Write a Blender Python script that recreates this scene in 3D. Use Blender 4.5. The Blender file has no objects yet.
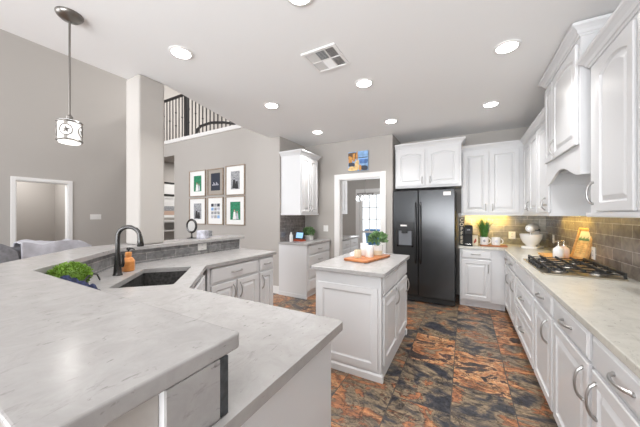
import bpy, bmesh, math, random
from mathutils import Vector, Matrix
random.seed(7)
PI = math.pi
C = bpy.context.scene.collection
SC = bpy.context.scene

# ------------------------------------------------------------------ camera
YAW = math.atan((465 - 320) / 262.0)
cd = bpy.data.cameras.new('camera')
cd.sensor_width = 36.0
cd.lens = 36.0 * 262.0 / 640.0
cd.shift_y = 1.0 / 640.0
cd.clip_start = 0.02
cam = bpy.data.objects.new('camera', cd)
C.objects.link(cam)
cam.location = (0, 0, 1.39)
cam.rotation_euler = (PI / 2, 0, YAW)
SC.camera = cam

# ------------------------------------------------------------------ world, light, exposure
w = bpy.data.worlds.new('world')
SC.world = w
w.use_nodes = True
w.node_tree.nodes['Background'].inputs[0].default_value = (0.91, 0.955, 1.0, 1)
w.node_tree.nodes['Background'].inputs[1].default_value = 1.35
SC.view_settings.view_transform = 'Standard'
SC.view_settings.look = 'None'
SC.view_settings.gamma = 1.0
SC.view_settings.use_curve_mapping = False
SC.view_settings.exposure = 0.58
SC.cycles.use_denoising = True
SC.cycles.max_bounces = 16
SC.cycles.diffuse_bounces = 12
SC.cycles.sample_clamp_indirect = 6.0


def area(name, loc, rot, sx, sy, watts, col=(1, 1, 1), spread=PI):
    d = bpy.data.lights.new(name, 'AREA')
    d.shape = 'RECTANGLE'
    d.size, d.size_y, d.energy, d.color, d.spread = sx, sy, watts, col, spread
    o = bpy.data.objects.new(name, d)
    C.objects.link(o)
    o.location, o.rotation_euler = loc, rot
    return o


# daylight through the windows of the two storey living room, then added fills
area('daylight_living', (-5.2, -3.15, 2.6), (-PI / 2, 0, PI), 3.6, 3.8, 155, (0.97, 0.98, 1.0))
area('breakfast_fill', (-0.2, -3.2, 1.25), (2.2, 0, 0), 2.8, 1.6, 100, (0.96, 0.98, 1.0), 1.9)  # upward fill added behind the camera to brighten the ceiling and fronts
area('hallway_fill', (-8.2, 1.7, 2.58), (0, 0, 0), 0.5, 0.5, 16, (1, 0.98, 0.96))  # unseen lamp added to brighten the small hallway
area('passage_fill', (-1.7, 5.6, 2.7), (0, 0, 0), 0.5, 0.5, 7, (1, 0.98, 0.95))  # added fill without a fixture, lifts the passage counter
area('hall_fill', (-6.5, 4.9, 2.88), (0, 0, 0), 0.8, 0.8, 18, (1, 0.96, 0.92))  # added under the loft to light the dark hall, no fixture
area('loft_fill', (-5.2, 5.0, 5.5), (0, 0, 0), 2.0, 1.0, 80, (1, 0.97, 0.94))  # unseen fill added to brighten the wall behind the balusters
area('daylight_dining', (-2.2, 7.35, 1.4), (-PI / 2, 0, 0), 1.6, 1.6, 14, (0.93, 0.97, 1.0))

# ------------------------------------------------------------------ materials


def nt(m):
    return m.node_tree.nodes, m.node_tree.links


def mat(name, col, rough=0.5, metal=0.0, spec=0.5, emit=0.0, ecol=None, noise=0.0, nscale=30.0, bump=0.0, bscale=200.0, alpha=1.0, trans=0.0, coat=0.0):
    m = bpy.data.materials.new(name)
    m.use_nodes = True
    n, l = nt(m)
    b = n['Principled BSDF']
    b.inputs['Base Color'].default_value = (*col, 1)
    b.inputs['Roughness'].default_value = rough
    b.inputs['Metallic'].default_value = metal
    b.inputs['Specular IOR Level'].default_value = spec
    b.inputs['Transmission Weight'].default_value = trans
    b.inputs['Coat Weight'].default_value = coat
    if emit:
        b.inputs['Emission Color'].default_value = (*(ecol or col), 1)
        b.inputs['Emission Strength'].default_value = emit
    tc = n.new('ShaderNodeTexCoord')
    if noise:
        t = n.new('ShaderNodeTexNoise')
        t.inputs['Scale'].default_value = nscale
        t.inputs['Detail'].default_value = 4
        l.new(tc.outputs['Object'], t.inputs['Vector'])
        r = n.new('ShaderNodeValToRGB')
        r.color_ramp.elements[0].position = 0.3
        r.color_ramp.elements[1].position = 0.7
        r.color_ramp.elements[0].color = (*[max(0, c * (1 - noise)) for c in col], 1)
        r.color_ramp.elements[1].color = (*[min(1, c * (1 + noise)) for c in col], 1)
        l.new(t.outputs['Fac'], r.inputs['Fac'])
        l.new(r.outputs['Color'], b.inputs['Base Color'])
    if bump:
        t2 = n.new('ShaderNodeTexNoise')
        t2.inputs['Scale'].default_value = bscale
        t2.inputs['Detail'].default_value = 3
        l.new(tc.outputs['Object'], t2.inputs['Vector'])
        bp = n.new('ShaderNodeBump')
        bp.inputs['Strength'].default_value = bump
        bp.inputs['Distance'].default_value = 0.002
        l.new(t2.outputs['Fac'], bp.inputs['Height'])
        l.new(bp.outputs['Normal'], b.inputs['Normal'])
    return m


def math_node(n, l, op, a, b=None):
    k = n.new('ShaderNodeMath')
    k.operation = op
    for i, v in enumerate((a, b)):
        if v is None:
            continue
        if isinstance(v, (int, float)):
            k.inputs[i].default_value = v
        else:
            l.new(v, k.inputs[i])
    return k.outputs[0]


def ramp(n, l, fac, stops, interp='LINEAR'):
    r = n.new('ShaderNodeValToRGB')
    cr = r.color_ramp
    cr.interpolation = interp
    while len(cr.elements) < len(stops):
        cr.elements.new(0.5)
    for e, (p, c) in zip(cr.elements, stops):
        e.position = p
        e.color = (*c, 1)
    l.new(fac, r.inputs['Fac'])
    return r.outputs['Color']


def mixc(n, l, fac, a, b, mode='MIX'):
    k = n.new('ShaderNodeMix')
    k.data_type = 'RGBA'
    k.blend_type = mode
    for s, v in ((k.inputs[0], fac), (k.inputs[6], a), (k.inputs[7], b)):
        if isinstance(v, (int, float)):
            s.default_value = v
        elif isinstance(v, tuple):
            s.default_value = (*v, 1)
        else:
            l.new(v, s)
    return k.outputs[2]


SEED = 8.0


def slate_floor():
    m = bpy.data.materials.new('slate_tiles')
    m.use_nodes = True
    n, l = nt(m)
    b = n['Principled BSDF']
    tc = n.new('ShaderNodeTexCoord')
    sp = n.new('ShaderNodeSeparateXYZ')
    l.new(tc.outputs['Object'], sp.inputs[0])
    TW, TL = 0.40, 0.61
    xs = math_node(n, l, 'DIVIDE', math_node(n, l, 'ADD', sp.outputs[0], 0.09 + 0.4 * 40), TW)
    ci = math_node(n, l, 'FLOOR', xs)
    fx = math_node(n, l, 'FRACT', xs)
    off = math_node(n, l, 'MULTIPLY', math_node(n, l, 'MODULO', ci, 3.0), 0.37)
    ys = math_node(n, l, 'ADD', math_node(n, l, 'DIVIDE', math_node(n, l, 'ADD', sp.outputs[1], 12.0), TL), off)
    ri = math_node(n, l, 'FLOOR', ys)
    fy = math_node(n, l, 'FRACT', ys)
    ex = math_node(n, l, 'MULTIPLY', math_node(n, l, 'MINIMUM', fx, math_node(n, l, 'SUBTRACT', 1.0, fx)), TW)
    ey = math_node(n, l, 'MULTIPLY', math_node(n, l, 'MINIMUM', fy, math_node(n, l, 'SUBTRACT', 1.0, fy)), TL)
    edge = math_node(n, l, 'MINIMUM', ex, ey)
    grout = math_node(n, l, 'LESS_THAN', edge, 0.0035)
    cb = n.new('ShaderNodeCombineXYZ')
    l.new(math_node(n, l, 'ADD', ci, SEED), cb.inputs[0])
    l.new(ri, cb.inputs[1])
    wn = n.new('ShaderNodeTexWhiteNoise')
    wn.noise_dimensions = '2D'
    l.new(cb.outputs[0], wn.inputs['Vector'])
    # every tile gets its own slice of the stone
    sc = n.new('ShaderNodeVectorMath')
    sc.operation = 'SCALE'
    sc.inputs[3].default_value = 17.0
    l.new(wn.outputs['Color'], sc.inputs[0])
    ad = n.new('ShaderNodeVectorMath')
    ad.operation = 'ADD'
    l.new(tc.outputs['Object'], ad.inputs[0])
    l.new(sc.outputs[0], ad.inputs[1])
    mp = n.new('ShaderNodeMapping')
    mp.inputs['Scale'].default_value = (1.0, 1.7, 1.0)
    mp.inputs['Rotation'].default_value = (0, 0, 0.35)
    l.new(ad.outputs[0], mp.inputs[0])

    def noise(scale, detail, dist, vec=mp):
        t = n.new('ShaderNodeTexNoise')
        t.inputs['Scale'].default_value = scale
        t.inputs['Detail'].default_value = detail
        t.inputs['Roughness'].default_value = 0.65
        t.inputs['Distortion'].default_value = dist
        l.new(vec.outputs[0], t.inputs['Vector'])
        return t.outputs['Fac']
    big = noise(3.1, 5, 0.9)
    mid = noise(7.5, 8, 1.0)
    fine = noise(26.0, 8, 1.0)
    vein2 = noise(3.6, 8, 1.2)
    f1 = math_node(n, l, 'ADD', math_node(n, l, 'MULTIPLY', math_node(n, l, 'SUBTRACT', big, 0.5), 1.75), math_node(n, l, 'ADD', 0.53, math_node(n, l, 'MULTIPLY', math_node(n, l, 'SUBTRACT', wn.outputs['Value'], 0.5), 0.36)))
    stone = ramp(n, l, f1, [(0.20, (0.025, 0.029, 0.042)), (0.30, (0.050, 0.053, 0.064)), (0.37, (0.115, 0.098, 0.080)), (0.45, (0.19, 0.158, 0.115)),
                            (0.51, (0.22, 0.18, 0.125)), (0.54, (0.07, 0.055, 0.05)), (0.57, (0.22, 0.095, 0.05)),
                            (0.68, (0.36, 0.17, 0.08)), (0.77, (0.42, 0.275, 0.155)), (0.80, (0.10, 0.05, 0.04)), (0.90, (0.05, 0.048, 0.052))])
    veins = ramp(n, l, mid, [(0.34, (0.45, 0.45, 0.48)), (0.46, (0.9, 0.9, 0.9)), (0.54, (1.1, 1.08, 1.0)), (0.66, (1.3, 1.2, 1.05))])
    dark = ramp(n, l, vein2, [(0.478, (1, 1, 1)), (0.494, (0.20, 0.19, 0.19)), (0.505, (0.25, 0.24, 0.23)), (0.520, (1, 1, 1))])
    col = mixc(n, l, 0.8, stone, veins, 'MULTIPLY')
    col = mixc(n, l, 0.85, col, dark, 'MULTIPLY')
    col = mixc(n, l, 0.7, col, ramp(n, l, fine, [(0.33, (0.42, 0.42, 0.44)), (0.67, (1.5, 1.45, 1.38))]), 'MULTIPLY')
    col = mixc(n, l, 1.0, col, (1.10, 1.03, 0.99), 'MULTIPLY')
    col = mixc(n, l, grout, col, (0.065, 0.055, 0.048))
    l.new(col, b.inputs['Base Color'])
    b.inputs['Roughness'].default_value = 0.36
    bp = n.new('ShaderNodeBump')
    bp.inputs['Strength'].default_value = 0.35
    bp.inputs['Distance'].default_value = 0.006
    l.new(math_node(n, l, 'SUBTRACT', math_node(n, l, 'ADD', mid, math_node(n, l, 'MULTIPLY', fine, 0.4)), grout), bp.inputs['Height'])
    l.new(bp.outputs['Normal'], b.inputs['Normal'])
    return m


def wall_tile(name, axis, ca, cb_, grout, shift=(0, 0), bw=0.30, bh=0.10, rough=0.22):
    """glazed subway tile; axis = the object axis running along the wall"""
    m = bpy.data.materials.new(name)
    m.use_nodes = True
    n, l = nt(m)
    b = n['Principled BSDF']
    tc = n.new('ShaderNodeTexCoord')
    sp = n.new('ShaderNodeSeparateXYZ')
    l.new(tc.outputs['Object'], sp.inputs[0])
    cb = n.new('ShaderNodeCombineXYZ')
    if axis == 'D':
        u = math_node(n, l, 'MULTIPLY', math_node(n, l, 'SUBTRACT', sp.outputs[0], sp.outputs[1]), 0.7071)
    else:
        u = sp.outputs['XY'.index(axis)]
    l.new(math_node(n, l, 'ADD', u, 20 + shift[0]), cb.inputs[0])
    l.new(math_node(n, l, 'ADD', sp.outputs[2], shift[1] - 0.914 + 4.0), cb.inputs[1])
    br = n.new('ShaderNodeTexBrick')
    br.inputs['Scale'].default_value = 1.0
    br.inputs['Brick Width'].default_value = bw
    br.inputs['Row Height'].default_value = bh
    br.inputs['Mortar Size'].default_value = 0.0034
    br.inputs['Mortar Smooth'].default_value = 0.2
    br.inputs['Bias'].default_value = 0.0
    br.inputs['Color1'].default_value = (*ca, 1)
    br.inputs['Color2'].default_value = (*cb_, 1)
    br.inputs['Mortar'].default_value = (*grout, 1)
    l.new(cb.outputs[0], br.inputs['Vector'])
    t = n.new('ShaderNodeTexNoise')
    t.inputs['Scale'].default_value = 14
    t.inputs['Detail'].default_value = 5
    t.inputs['Distortion'].default_value = 0.8
    l.new(tc.outputs['Object'], t.inputs['Vector'])
    col = mixc(n, l, 0.8, br.outputs['Color'], ramp(n, l, t.outputs['Fac'], [(0.3, (0.6, 0.6, 0.61)), (0.7, (1.35, 1.34, 1.32))]), 'MULTIPLY')
    l.new(col, b.inputs['Base Color'])
    b.inputs['Roughness'].default_value = rough
    bp = n.new('ShaderNodeBump')
    bp.inputs['Strength'].default_value = 0.5
    bp.inputs['Distance'].default_value = 0.003
    h = math_node(n, l, 'ADD', math_node(n, l, 'MULTIPLY', t.outputs['Fac'], 0.6), math_node(n, l, 'MULTIPLY', br.outputs['Fac'], -0.8))
    l.new(h, bp.inputs['Height'])
    l.new(bp.outputs['Normal'], b.inputs['Normal'])
    return m


def quartz(name, rot, gain, warm=1.0):
    m = bpy.data.materials.new(name)
    m.use_nodes = True
    n, l = nt(m)
    b = n['Principled BSDF']
    tc = n.new('ShaderNodeTexCoord')
    r0 = n.new('ShaderNodeMapping')
    r0.inputs['Rotation'].default_value = (0, 0, rot)
    l.new(tc.outputs['Object'], r0.inputs[0])
    mp = n.new('ShaderNodeMapping')
    mp.inputs['Scale'].default_value = (1.0, 0.40, 1.0)
    l.new(r0.outputs[0], mp.inputs[0])

    def noise(scale, detail, dist, rough=0.6):
        t = n.new('ShaderNodeTexNoise')
        t.inputs['Scale'].default_value = scale
        t.inputs['Detail'].default_value = detail
        t.inputs['Roughness'].default_value = rough
        t.inputs['Distortion'].default_value = dist
        l.new(mp.outputs[0], t.inputs['Vector'])
        return t.outputs['Fac']
    def iso(scale, detail, dist):
        t = n.new('ShaderNodeTexNoise')
        t.inputs['Scale'].default_value = scale
        t.inputs['Detail'].default_value = detail
        t.inputs['Roughness'].default_value = 0.7
        t.inputs['Distortion'].default_value = dist
        l.new(r0.outputs[0], t.inputs['Vector'])
        return t.outputs['Fac']
    g = gain
    cloud = ramp(n, l, iso(11, 6, 0.6), [(0.3, (0.385 * g, 0.373 * g, 0.366 * g * warm)), (0.7, (0.465 * g, 0.453 * g, 0.447 * g * warm))])
    flecks = ramp(n, l, noise(44, 4, 0.8, 0.7), [(0.27, (0.40, 0.385, 0.38)), (0.33, (0.78, 0.77, 0.765)), (0.38, (1, 1, 1))])
    soft = ramp(n, l, noise(17, 6, 1.2, 0.7), [(0.30, (0.80, 0.79, 0.785)), (0.42, (1, 1, 1))])
    col = mixc(n, l, 1.0, mixc(n, l, 1.0, cloud, flecks, 'MULTIPLY'), soft, 'MULTIPLY')
    l.new(col, b.inputs['Base Color'])
    b.inputs['Roughness'].default_value = 0.21
    return m


def wood(name, ca, cb_, rough=0.45, sc=(2, 14, 14)):
    m = bpy.data.materials.new(name)
    m.use_nodes = True
    n, l = nt(m)
    b = n['Principled BSDF']
    tc = n.new('ShaderNodeTexCoord')
    mp = n.new('ShaderNodeMapping')
    mp.inputs['Scale'].default_value = sc
    l.new(tc.outputs['Object'], mp.inputs[0])
    t = n.new('ShaderNodeTexNoise')
    t.inputs['Scale'].default_value = 3
    t.inputs['Detail'].default_value = 5
    t.inputs['Distortion'].default_value = 1.2
    l.new(mp.outputs[0], t.inputs['Vector'])
    l.new(ramp(n, l, t.outputs['Fac'], [(0.35, ca), (0.65, cb_)]), b.inputs['Base Color'])
    b.inputs['Roughness'].default_value = rough
    return m


M = {}
M['wall'] = mat('greige_wall_paint', (0.45, 0.425, 0.40), 0.85, bump=0.15, bscale=160)
M['ceiling'] = mat('ceiling_paint', (0.82, 0.82, 0.82), 0.9, bump=0.15, bscale=120)
M['trim'] = mat('white_trim_paint', (0.80, 0.79, 0.78), 0.35)
M['cab'] = mat('white_cabinet_paint', (0.69, 0.693, 0.703), 0.30, bump=0.03, bscale=60)
M['cabin'] = mat('cabinet_shadow_gap', (0.30, 0.29, 0.28), 0.7)
M['nickel'] = mat('brushed_nickel', (0.50, 0.49, 0.48), 0.28, 1.0)
M['quartz'] = quartz('white_quartz', 0.0, 0.93)
M['quartz_lit'] = quartz('white_quartz_warm_lit', 0.15, 1.42, 0.92)  # same stone; the warm light on the range side is put in its colour
M['floor'] = slate_floor()
M['tile_x'] = wall_tile('taupe_lit_tile_back', 'X', (0.18, 0.16, 0.12), (0.27, 0.245, 0.19), (0.42, 0.39, 0.33))  # olive warmth of the light bars is mixed into the tile colour
M['tile_y'] = wall_tile('taupe_lit_tile_side', 'Y', (0.175, 0.145, 0.122), (0.26, 0.22, 0.185), (0.42, 0.385, 0.345))  # brown cast of the under-cabinet light is put into the tile colour
M['gtile_x'] = wall_tile('grey_tile_bar_front', 'X', (0.20, 0.20, 0.205), (0.27, 0.27, 0.275), (0.40, 0.39, 0.38), (0, 0.03), 0.3, 0.075)
M['gtile_y'] = wall_tile('grey_tile_bar_side', 'Y', (0.20, 0.20, 0.205), (0.27, 0.27, 0.275), (0.40, 0.39, 0.38), (0, 0.03), 0.3, 0.075)
M['gtile_d'] = wall_tile('grey_tile_bar_corner', 'D', (0.20, 0.20, 0.205), (0.27, 0.27, 0.275), (0.40, 0.39, 0.38), (0, 0.03), 0.3, 0.075)
M['dtile_y'] = wall_tile('grey_tile_desk', 'Y', (0.20, 0.18, 0.175), (0.27, 0.245, 0.235), (0.34, 0.32, 0.31), bw=0.2, bh=0.066)
M['blackss'] = mat('black_stainless', (0.060, 0.061, 0.063), 0.20, 0.85, bump=0.0)
M['blackss2'] = mat('dark_grey_recess', (0.16, 0.17, 0.19), 0.4)
M['tileedge'] = mat('dark_slate_edge', (0.05, 0.055, 0.06), 0.5, noise=0.4, nscale=60)
M['black'] = mat('gloss_black', (0.012, 0.012, 0.013), 0.25)
M['blackmatte'] = mat('matte_black', (0.018, 0.018, 0.018), 0.6)
M['iron'] = mat('cast_iron', (0.022, 0.021, 0.020), 0.45, 0.2, bump=0.3, bscale=300)
M['steel'] = mat('stainless_steel', (0.60, 0.58, 0.55), 0.25, 1.0)
M['dsteel'] = mat('sink_composite', (0.085, 0.082, 0.080), 0.35, 0.3, noise=0.5, nscale=40)
M['bronze'] = mat('dark_bronze_faucet', (0.085, 0.083, 0.082), 0.24, 0.9)
M['pend'] = mat('antique_nickel', (0.24, 0.225, 0.21), 0.3, 1.0)
M['shade'] = mat('frosted_glass_shade', (0.9, 0.9, 0.9), 0.3, emit=0.45, ecol=(1, 0.99, 0.97))
M['lamp'] = mat('lamp_lens', (1, 1, 1), 0.4, emit=14, ecol=(1, 0.97, 0.92))
M['white'] = mat('white_ceramic', (0.82, 0.81, 0.80), 0.2)
M['plastic'] = mat('white_plastic', (0.80, 0.79, 0.77), 0.35)
M['slot'] = mat('dark_slot', (0.05, 0.05, 0.05), 0.6)
M['leaf'] = mat('fresh_green_leaf', (0.19, 0.33, 0.04), 0.5, noise=0.5, nscale=25)
M['leaf2'] = mat('grey_green_leaf', (0.13, 0.235, 0.095), 0.5, noise=0.5, nscale=25)
M['blade'] = mat('grass_green_leaf', (0.07, 0.20, 0.035), 0.5, noise=0.4, nscale=20)
M['board'] = wood('acacia_board', (0.27, 0.075, 0.022), (0.55, 0.22, 0.075))
M['bamboo'] = wood('bamboo_board', (0.50, 0.26, 0.085), (0.68, 0.40, 0.15))
M['amber'] = wood('orange_wood_bottle', (0.60, 0.22, 0.055), (0.74, 0.32, 0.095), 0.35, (3, 3, 9))
M['framewood'] = wood('taupe_frame_wood', (0.30, 0.235, 0.18), (0.42, 0.34, 0.27))
M['paper'] = mat('white_mat_board', (0.86, 0.86, 0.85), 0.7)
M['taupe'] = mat('taupe_mat_board', (0.38, 0.34, 0.30), 0.7)
M['green'] = mat('print_green', (0.02, 0.22, 0.11), 0.4, noise=0.5, nscale=40)
M['navy'] = mat('print_navy', (0.025, 0.032, 0.055), 0.4)
M['pgrey'] = mat('print_grey', (0.35, 0.36, 0.38), 0.4, noise=0.5, nscale=50)
M['pdark'] = mat('print_dark', (0.03, 0.032, 0.035), 0.4)
M['pskin'] = mat('print_skin', (0.62, 0.45, 0.36), 0.4)
M['pblue'] = mat('print_blue', (0.07, 0.17, 0.42), 0.4, noise=0.5, nscale=14)
M['plblue'] = mat('print_light_blue', (0.25, 0.44, 0.72), 0.4, noise=0.3, nscale=14)
M['porange'] = mat('print_orange', (0.58, 0.27, 0.05), 0.4, noise=0.5, nscale=22)
M['pyellow'] = mat('print_yellow', (0.75, 0.52, 0.22), 0.4, noise=0.3, nscale=22)
M['pbrown'] = mat('print_brown', (0.12, 0.065, 0.03), 0.4, noise=0.5, nscale=22)
M['plilac'] = mat('print_lilac', (0.55, 0.55, 0.62), 0.4, noise=0.3, nscale=22)
M['mirror'] = mat('mirror_glass', (0.80, 0.82, 0.84), 0.03, 1.0)
M['glass'] = mat('clear_glass', (0.95, 0.97, 0.97), 0.05, trans=1.0)
M['fabric'] = mat('pale_grey_cloth', (0.52, 0.52, 0.57), 0.9, noise=0.15, nscale=8, bump=0.3, bscale=300)
M['fabricd'] = mat('grey_sofa_fabric', (0.24, 0.24, 0.26), 0.9, noise=0.2, nscale=20, bump=0.3, bscale=300)
M['bluecloth'] = mat('navy_patterned_cloth', (0.020, 0.028, 0.085), 0.85, noise=0.7, nscale=60)
M['red'] = mat('dark_red', (0.42, 0.07, 0.03), 0.5)
M['screen'] = mat('blue_screen', (0.10, 0.22, 0.42), 0.2, emit=0.75, ecol=(0.35, 0.58, 0.85))
M['cream'] = mat('cream_ceramic', (0.72, 0.63, 0.46), 0.4)
M['pink'] = mat('blush_ceramic', (0.78, 0.64, 0.60), 0.25)
M['amberlens'] = mat('under_cabinet_lens', (1, 0.85, 0.5), 0.4, emit=1.5, ecol=(1, 0.78, 0.35))
M['rod'] = mat('dark_railing_iron', (0.035, 0.032, 0.032), 0.5, 0.4)
M['doorpaint'] = mat('grey_white_door', (0.66, 0.66, 0.67), 0.4)
M['skyblue'] = mat('blue_plastic_bin', (0.05, 0.20, 0.42), 0.4)
M['foam'] = mat('pale_concrete_deck', (0.62, 0.63, 0.66), 0.9, noise=0.1)
M['litsteel'] = mat('warm_lit_stainless', (0.50, 0.45, 0.36), 0.28, 1.0)  # stainless with the yellow light it reflects put into the colour

# ------------------------------------------------------------------ mesh helpers


class MB:
    def __init__(s):
        s.v, s.f, s.mi, s.cur, s.T = [], [], [], 0, Matrix.Identity(4)

    def add(s, vs, fs):
        o = len(s.v)
        s.v += [tuple(s.T @ Vector(p)) for p in vs]
        s.f += [tuple(i + o for i in q) for q in fs]
        s.mi += [s.cur] * len(fs)
        return s

    def box(s, x0, x1, y0, y1, z0, z1):
        vs = [(x, y, z) for z in (z0, z1) for y in (y0, y1) for x in (x0, x1)]
        return s.add(vs, [(0, 2, 3, 1), (4, 5, 7, 6), (0, 1, 5, 4), (2, 6, 7, 3), (0, 4, 6, 2), (1, 3, 7, 5)])

    def prism(s, poly, z0, z1):
        n = len(poly)
        ar = sum(poly[i][0] * poly[(i + 1) % n][1] - poly[(i + 1) % n][0] * poly[i][1] for i in range(n))
        if ar < 0:
            poly = poly[::-1]
        vs = [(x, y, z0) for x, y in poly] + [(x, y, z1) for x, y in poly]
        fs = [tuple(range(n))[::-1], tuple(range(n, 2 * n))] + [(i, (i + 1) % n, (i + 1) % n + n, i + n) for i in range(n)]
        return s.add(vs, fs)

    def lathe(s, prof, c=(0, 0, 0), n=24, sx=1.0, sy=1.0):
        vs, fs = [], []
        for r, z in prof:
            for k in range(n):
                a = 2 * PI * k / n
                vs.append((c[0] + r * sx * math.cos(a), c[1] + r * sy * math.sin(a), c[2] + z))
        for i in range(len(prof) - 1):
            for k in range(n):
                k2 = (k + 1) % n
                fs.append((i * n + k, i * n + k2, (i + 1) * n + k2, (i + 1) * n + k))
        fs.append(tuple(range(n))[::-1])
        fs.append(tuple((len(prof) - 1) * n + k for k in range(n)))
        return s.add(vs, fs)

    def cyl(s, p0, p1, r, n=12, r1=None):
        return s.tube([p0, p1], [r, r if r1 is None else r1], n)

    def tube(s, pts, r, n=8, flat=1.0):
        pts = [Vector(p) for p in pts]
        if not isinstance(r, (list, tuple)):
            r = [r] * len(pts)
        vs, fs = [], []
        prev = None
        for i, p in enumerate(pts):
            t = (pts[min(i + 1, len(pts) - 1)] - pts[max(i - 1, 0)]).normalized()
            if prev is None:
                a = Vector((0, 0, 1)) if abs(t.z) < 0.9 else Vector((1, 0, 0))
                u = t.cross(a).normalized()
            else:
                u = (prev - t * prev.dot(t)).normalized()
            prev = u
            q = t.cross(u)
            for k in range(n):
                a = 2 * PI * k / n
                vs.append(tuple(p + u * (r[i] * math.cos(a)) + q * (r[i] * flat * math.sin(a))))
        for i in range(len(pts) - 1):
            for k in range(n):
                k2 = (k + 1) % n
                fs.append((i * n + k, i * n + k2, (i + 1) * n + k2, (i + 1) * n + k))
        fs.append(tuple(range(n))[::-1])
        fs.append(tuple((len(pts) - 1) * n + k for k in range(n)))
        return s.add(vs, fs)

    def sphere(s, c, r, n=14, m=10, sx=1, sy=1, sz=1):
        prof = []
        for i in range(m + 1):
            a = -PI / 2 + PI * i / m
            prof.append((max(1e-4, r * math.cos(a)), r * math.sin(a) * sz))
        return s.lathe(prof, c, n, sx, sy)

    def sweep(s, prof, path):
        """closed profile (outwards, up) carried along a horizontal path, mitred; outwards is right of travel"""
        P = [Vector((p[0], p[1])) for p in path]
        nn = []
        for i in range(len(P)):
            ds = []
            if i > 0:
                ds.append((P[i] - P[i - 1]).normalized())
            if i < len(P) - 1:
                ds.append((P[i + 1] - P[i]).normalized())
            ns = [Vector((d.y, -d.x)) for d in ds]
            if len(ns) == 2:
                h = (ns[0] + ns[1]).normalized()
                nn.append(h / max(0.3, h.dot(ns[0])))
            else:
                nn.append(ns[0])
        z = path[0][2]
        k = len(prof)
        vs = [(P[i].x + nn[i].x * o, P[i].y + nn[i].y * o, z + u) for i in range(len(P)) for o, u in prof]
        fs = [(i * k + j, (i + 1) * k + j, (i + 1) * k + (j + 1) % k, i * k + (j + 1) % k) for i in range(len(P) - 1) for j in range(k)]
        fs += [tuple(range(k)), tuple((len(P) - 1) * k + j for j in range(k))[::-1]]
        return s.add(vs, fs)

    def rings(s, rings):
        """loops with equal vertex counts joined into one skin, first and last capped"""
        n = len(rings[0])
        vs = [p for r in rings for p in r]
        fs = [(i * n + k, i * n + (k + 1) % n, (i + 1) * n + (k + 1) % n, (i + 1) * n + k) for i in range(len(rings) - 1) for k in range(n)]
        fs += [tuple(range(n))[::-1], tuple((len(rings) - 1) * n + k for k in range(n))]
        return s.add(vs, fs)

    def build(s, name, mats, parent=None, bevel=0.0, smooth=False, seg=2, recalc=True):
        me = bpy.data.meshes.new(name)
        me.from_pydata(s.v, [], s.f)
        for m in (mats if isinstance(mats, (list, tuple)) else [mats]):
            me.materials.append(m)
        for p, i in zip(me.polygons, s.mi):
            p.material_index = i
        if recalc:
            bm = bmesh.new()
            bm.from_mesh(me)
            bmesh.ops.recalc_face_normals(bm, faces=bm.faces)
            bm.to_mesh(me)
            bm.free()
        o = bpy.data.objects.new(name, me)
        C.objects.link(o)
        if parent:
            o.parent = parent
        if smooth:
            for p in me.polygons:
                p.use_smooth = True
            me.set_sharp_from_angle(angle=math.radians(38))
        if bevel:
            b = o.modifiers.new('soft_edge', 'BEVEL')
            b.width, b.segments, b.limit_method = bevel, seg, 'ANGLE'
            b.angle_limit = math.radians(40)
        return o


def thing(name, label, cat, loc=(0, 0, 0), rz=0.0, group=None):
    o = bpy.data.objects.new(name, None)
    C.objects.link(o)
    o.empty_display_size = 0.1
    o.location, o.rotation_euler = loc, (0, 0, rz)
    return tag(o, label, cat, group)


def tag(o, label, cat, group=None):
    o['label'], o['category'] = label, cat
    if group:
        o['group'] = group
    return o


def struct(o):
    o['kind'] = 'structure'
    return o


def dup(root, loc, rz, label, group=None):
    r = root.copy()
    C.objects.link(r)
    r.location, r.rotation_euler = loc, (0, 0, rz)
    tag(r, label, root['category'], group or root.get('group'))
    for ch in list(root.children):
        c = ch.copy()
        C.objects.link(c)
        c.parent = r
        for g in list(ch.children):
            d = g.copy()
            C.objects.link(d)
            d.parent = c
    return r


# ------------------------------------------------------------------ the setting
CZ = 2.76
struct(MB().box(-9.4, 1.25, -3.4, 8.2, -0.06, 0.0).build('floor', M['floor']))
struct(MB().prism([(1.25, -3.3), (1.25, 8.0), (-3.05, 8.0), (-3.05, 2.9), (-2.77, 1.62), (-3.0, 1.62), (-3.0, -3.3)], CZ, CZ + 0.14).build('ceiling', M['ceiling']))
struct(MB().box(-9.4, -2.9, -3.4, 8.0, 5.6, 5.7).build('ceiling_living', M['ceiling']))
struct(MB().box(-3.0, -2.9, -3.3, 3.6, CZ + 0.14, 5.6).build('wall_upper', M['wall']))
RX = 1.09          # right wall plane
BY = 5.15          # back wall plane
struct(MB().box(RX, RX + 0.12, -3.3, BY + 0.1, 0, CZ).build('wall_right', M['wall']))
struct(MB().box(-1.08, RX, BY, BY + 0.1, 0, CZ).build('wall_back', M['wall']))
# the wall with the cased opening, its return towards the refrigerator, the short wall over the desk
d = MB()
d.box(-2.84, -2.08, 4.5, 4.62, 0, CZ)
d.box(-1.28, -1.08, 4.5, BY + 0.1, 0, CZ)
d.box(-2.08, -1.28, 4.5, 4.62, 2.05, CZ)
struct(d.build('wall_doorway', M['wall']))
struct(MB().box(-2.94, -2.84, 3.67, 4.5, 0, CZ).build('wall_desk', M['wall']))
struct(MB().box(-5.88, -2.94, 3.67, 3.79, 0, 3.05).build('wall_gallery', M['wall']))
# loft over the hall
d = MB()
d.box(-7.5, -5.88, 3.67, 3.79, 2.76, 3.05)
d.box(-7.5, -3.05, 3.79, 6.2, 2.9, 3.05)
struct(d.build('floor_loft', M['wall']))
struct(MB().box(-7.5, -3.0, 3.64, 3.80, 3.05, 3.13).build('trim_loft', M['trim'], bevel=0.008))
struct(MB().box(-7.6, -2.9, 6.2, 6.3, 0, 5.6).build('wall_loft', M['wall']))
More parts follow.
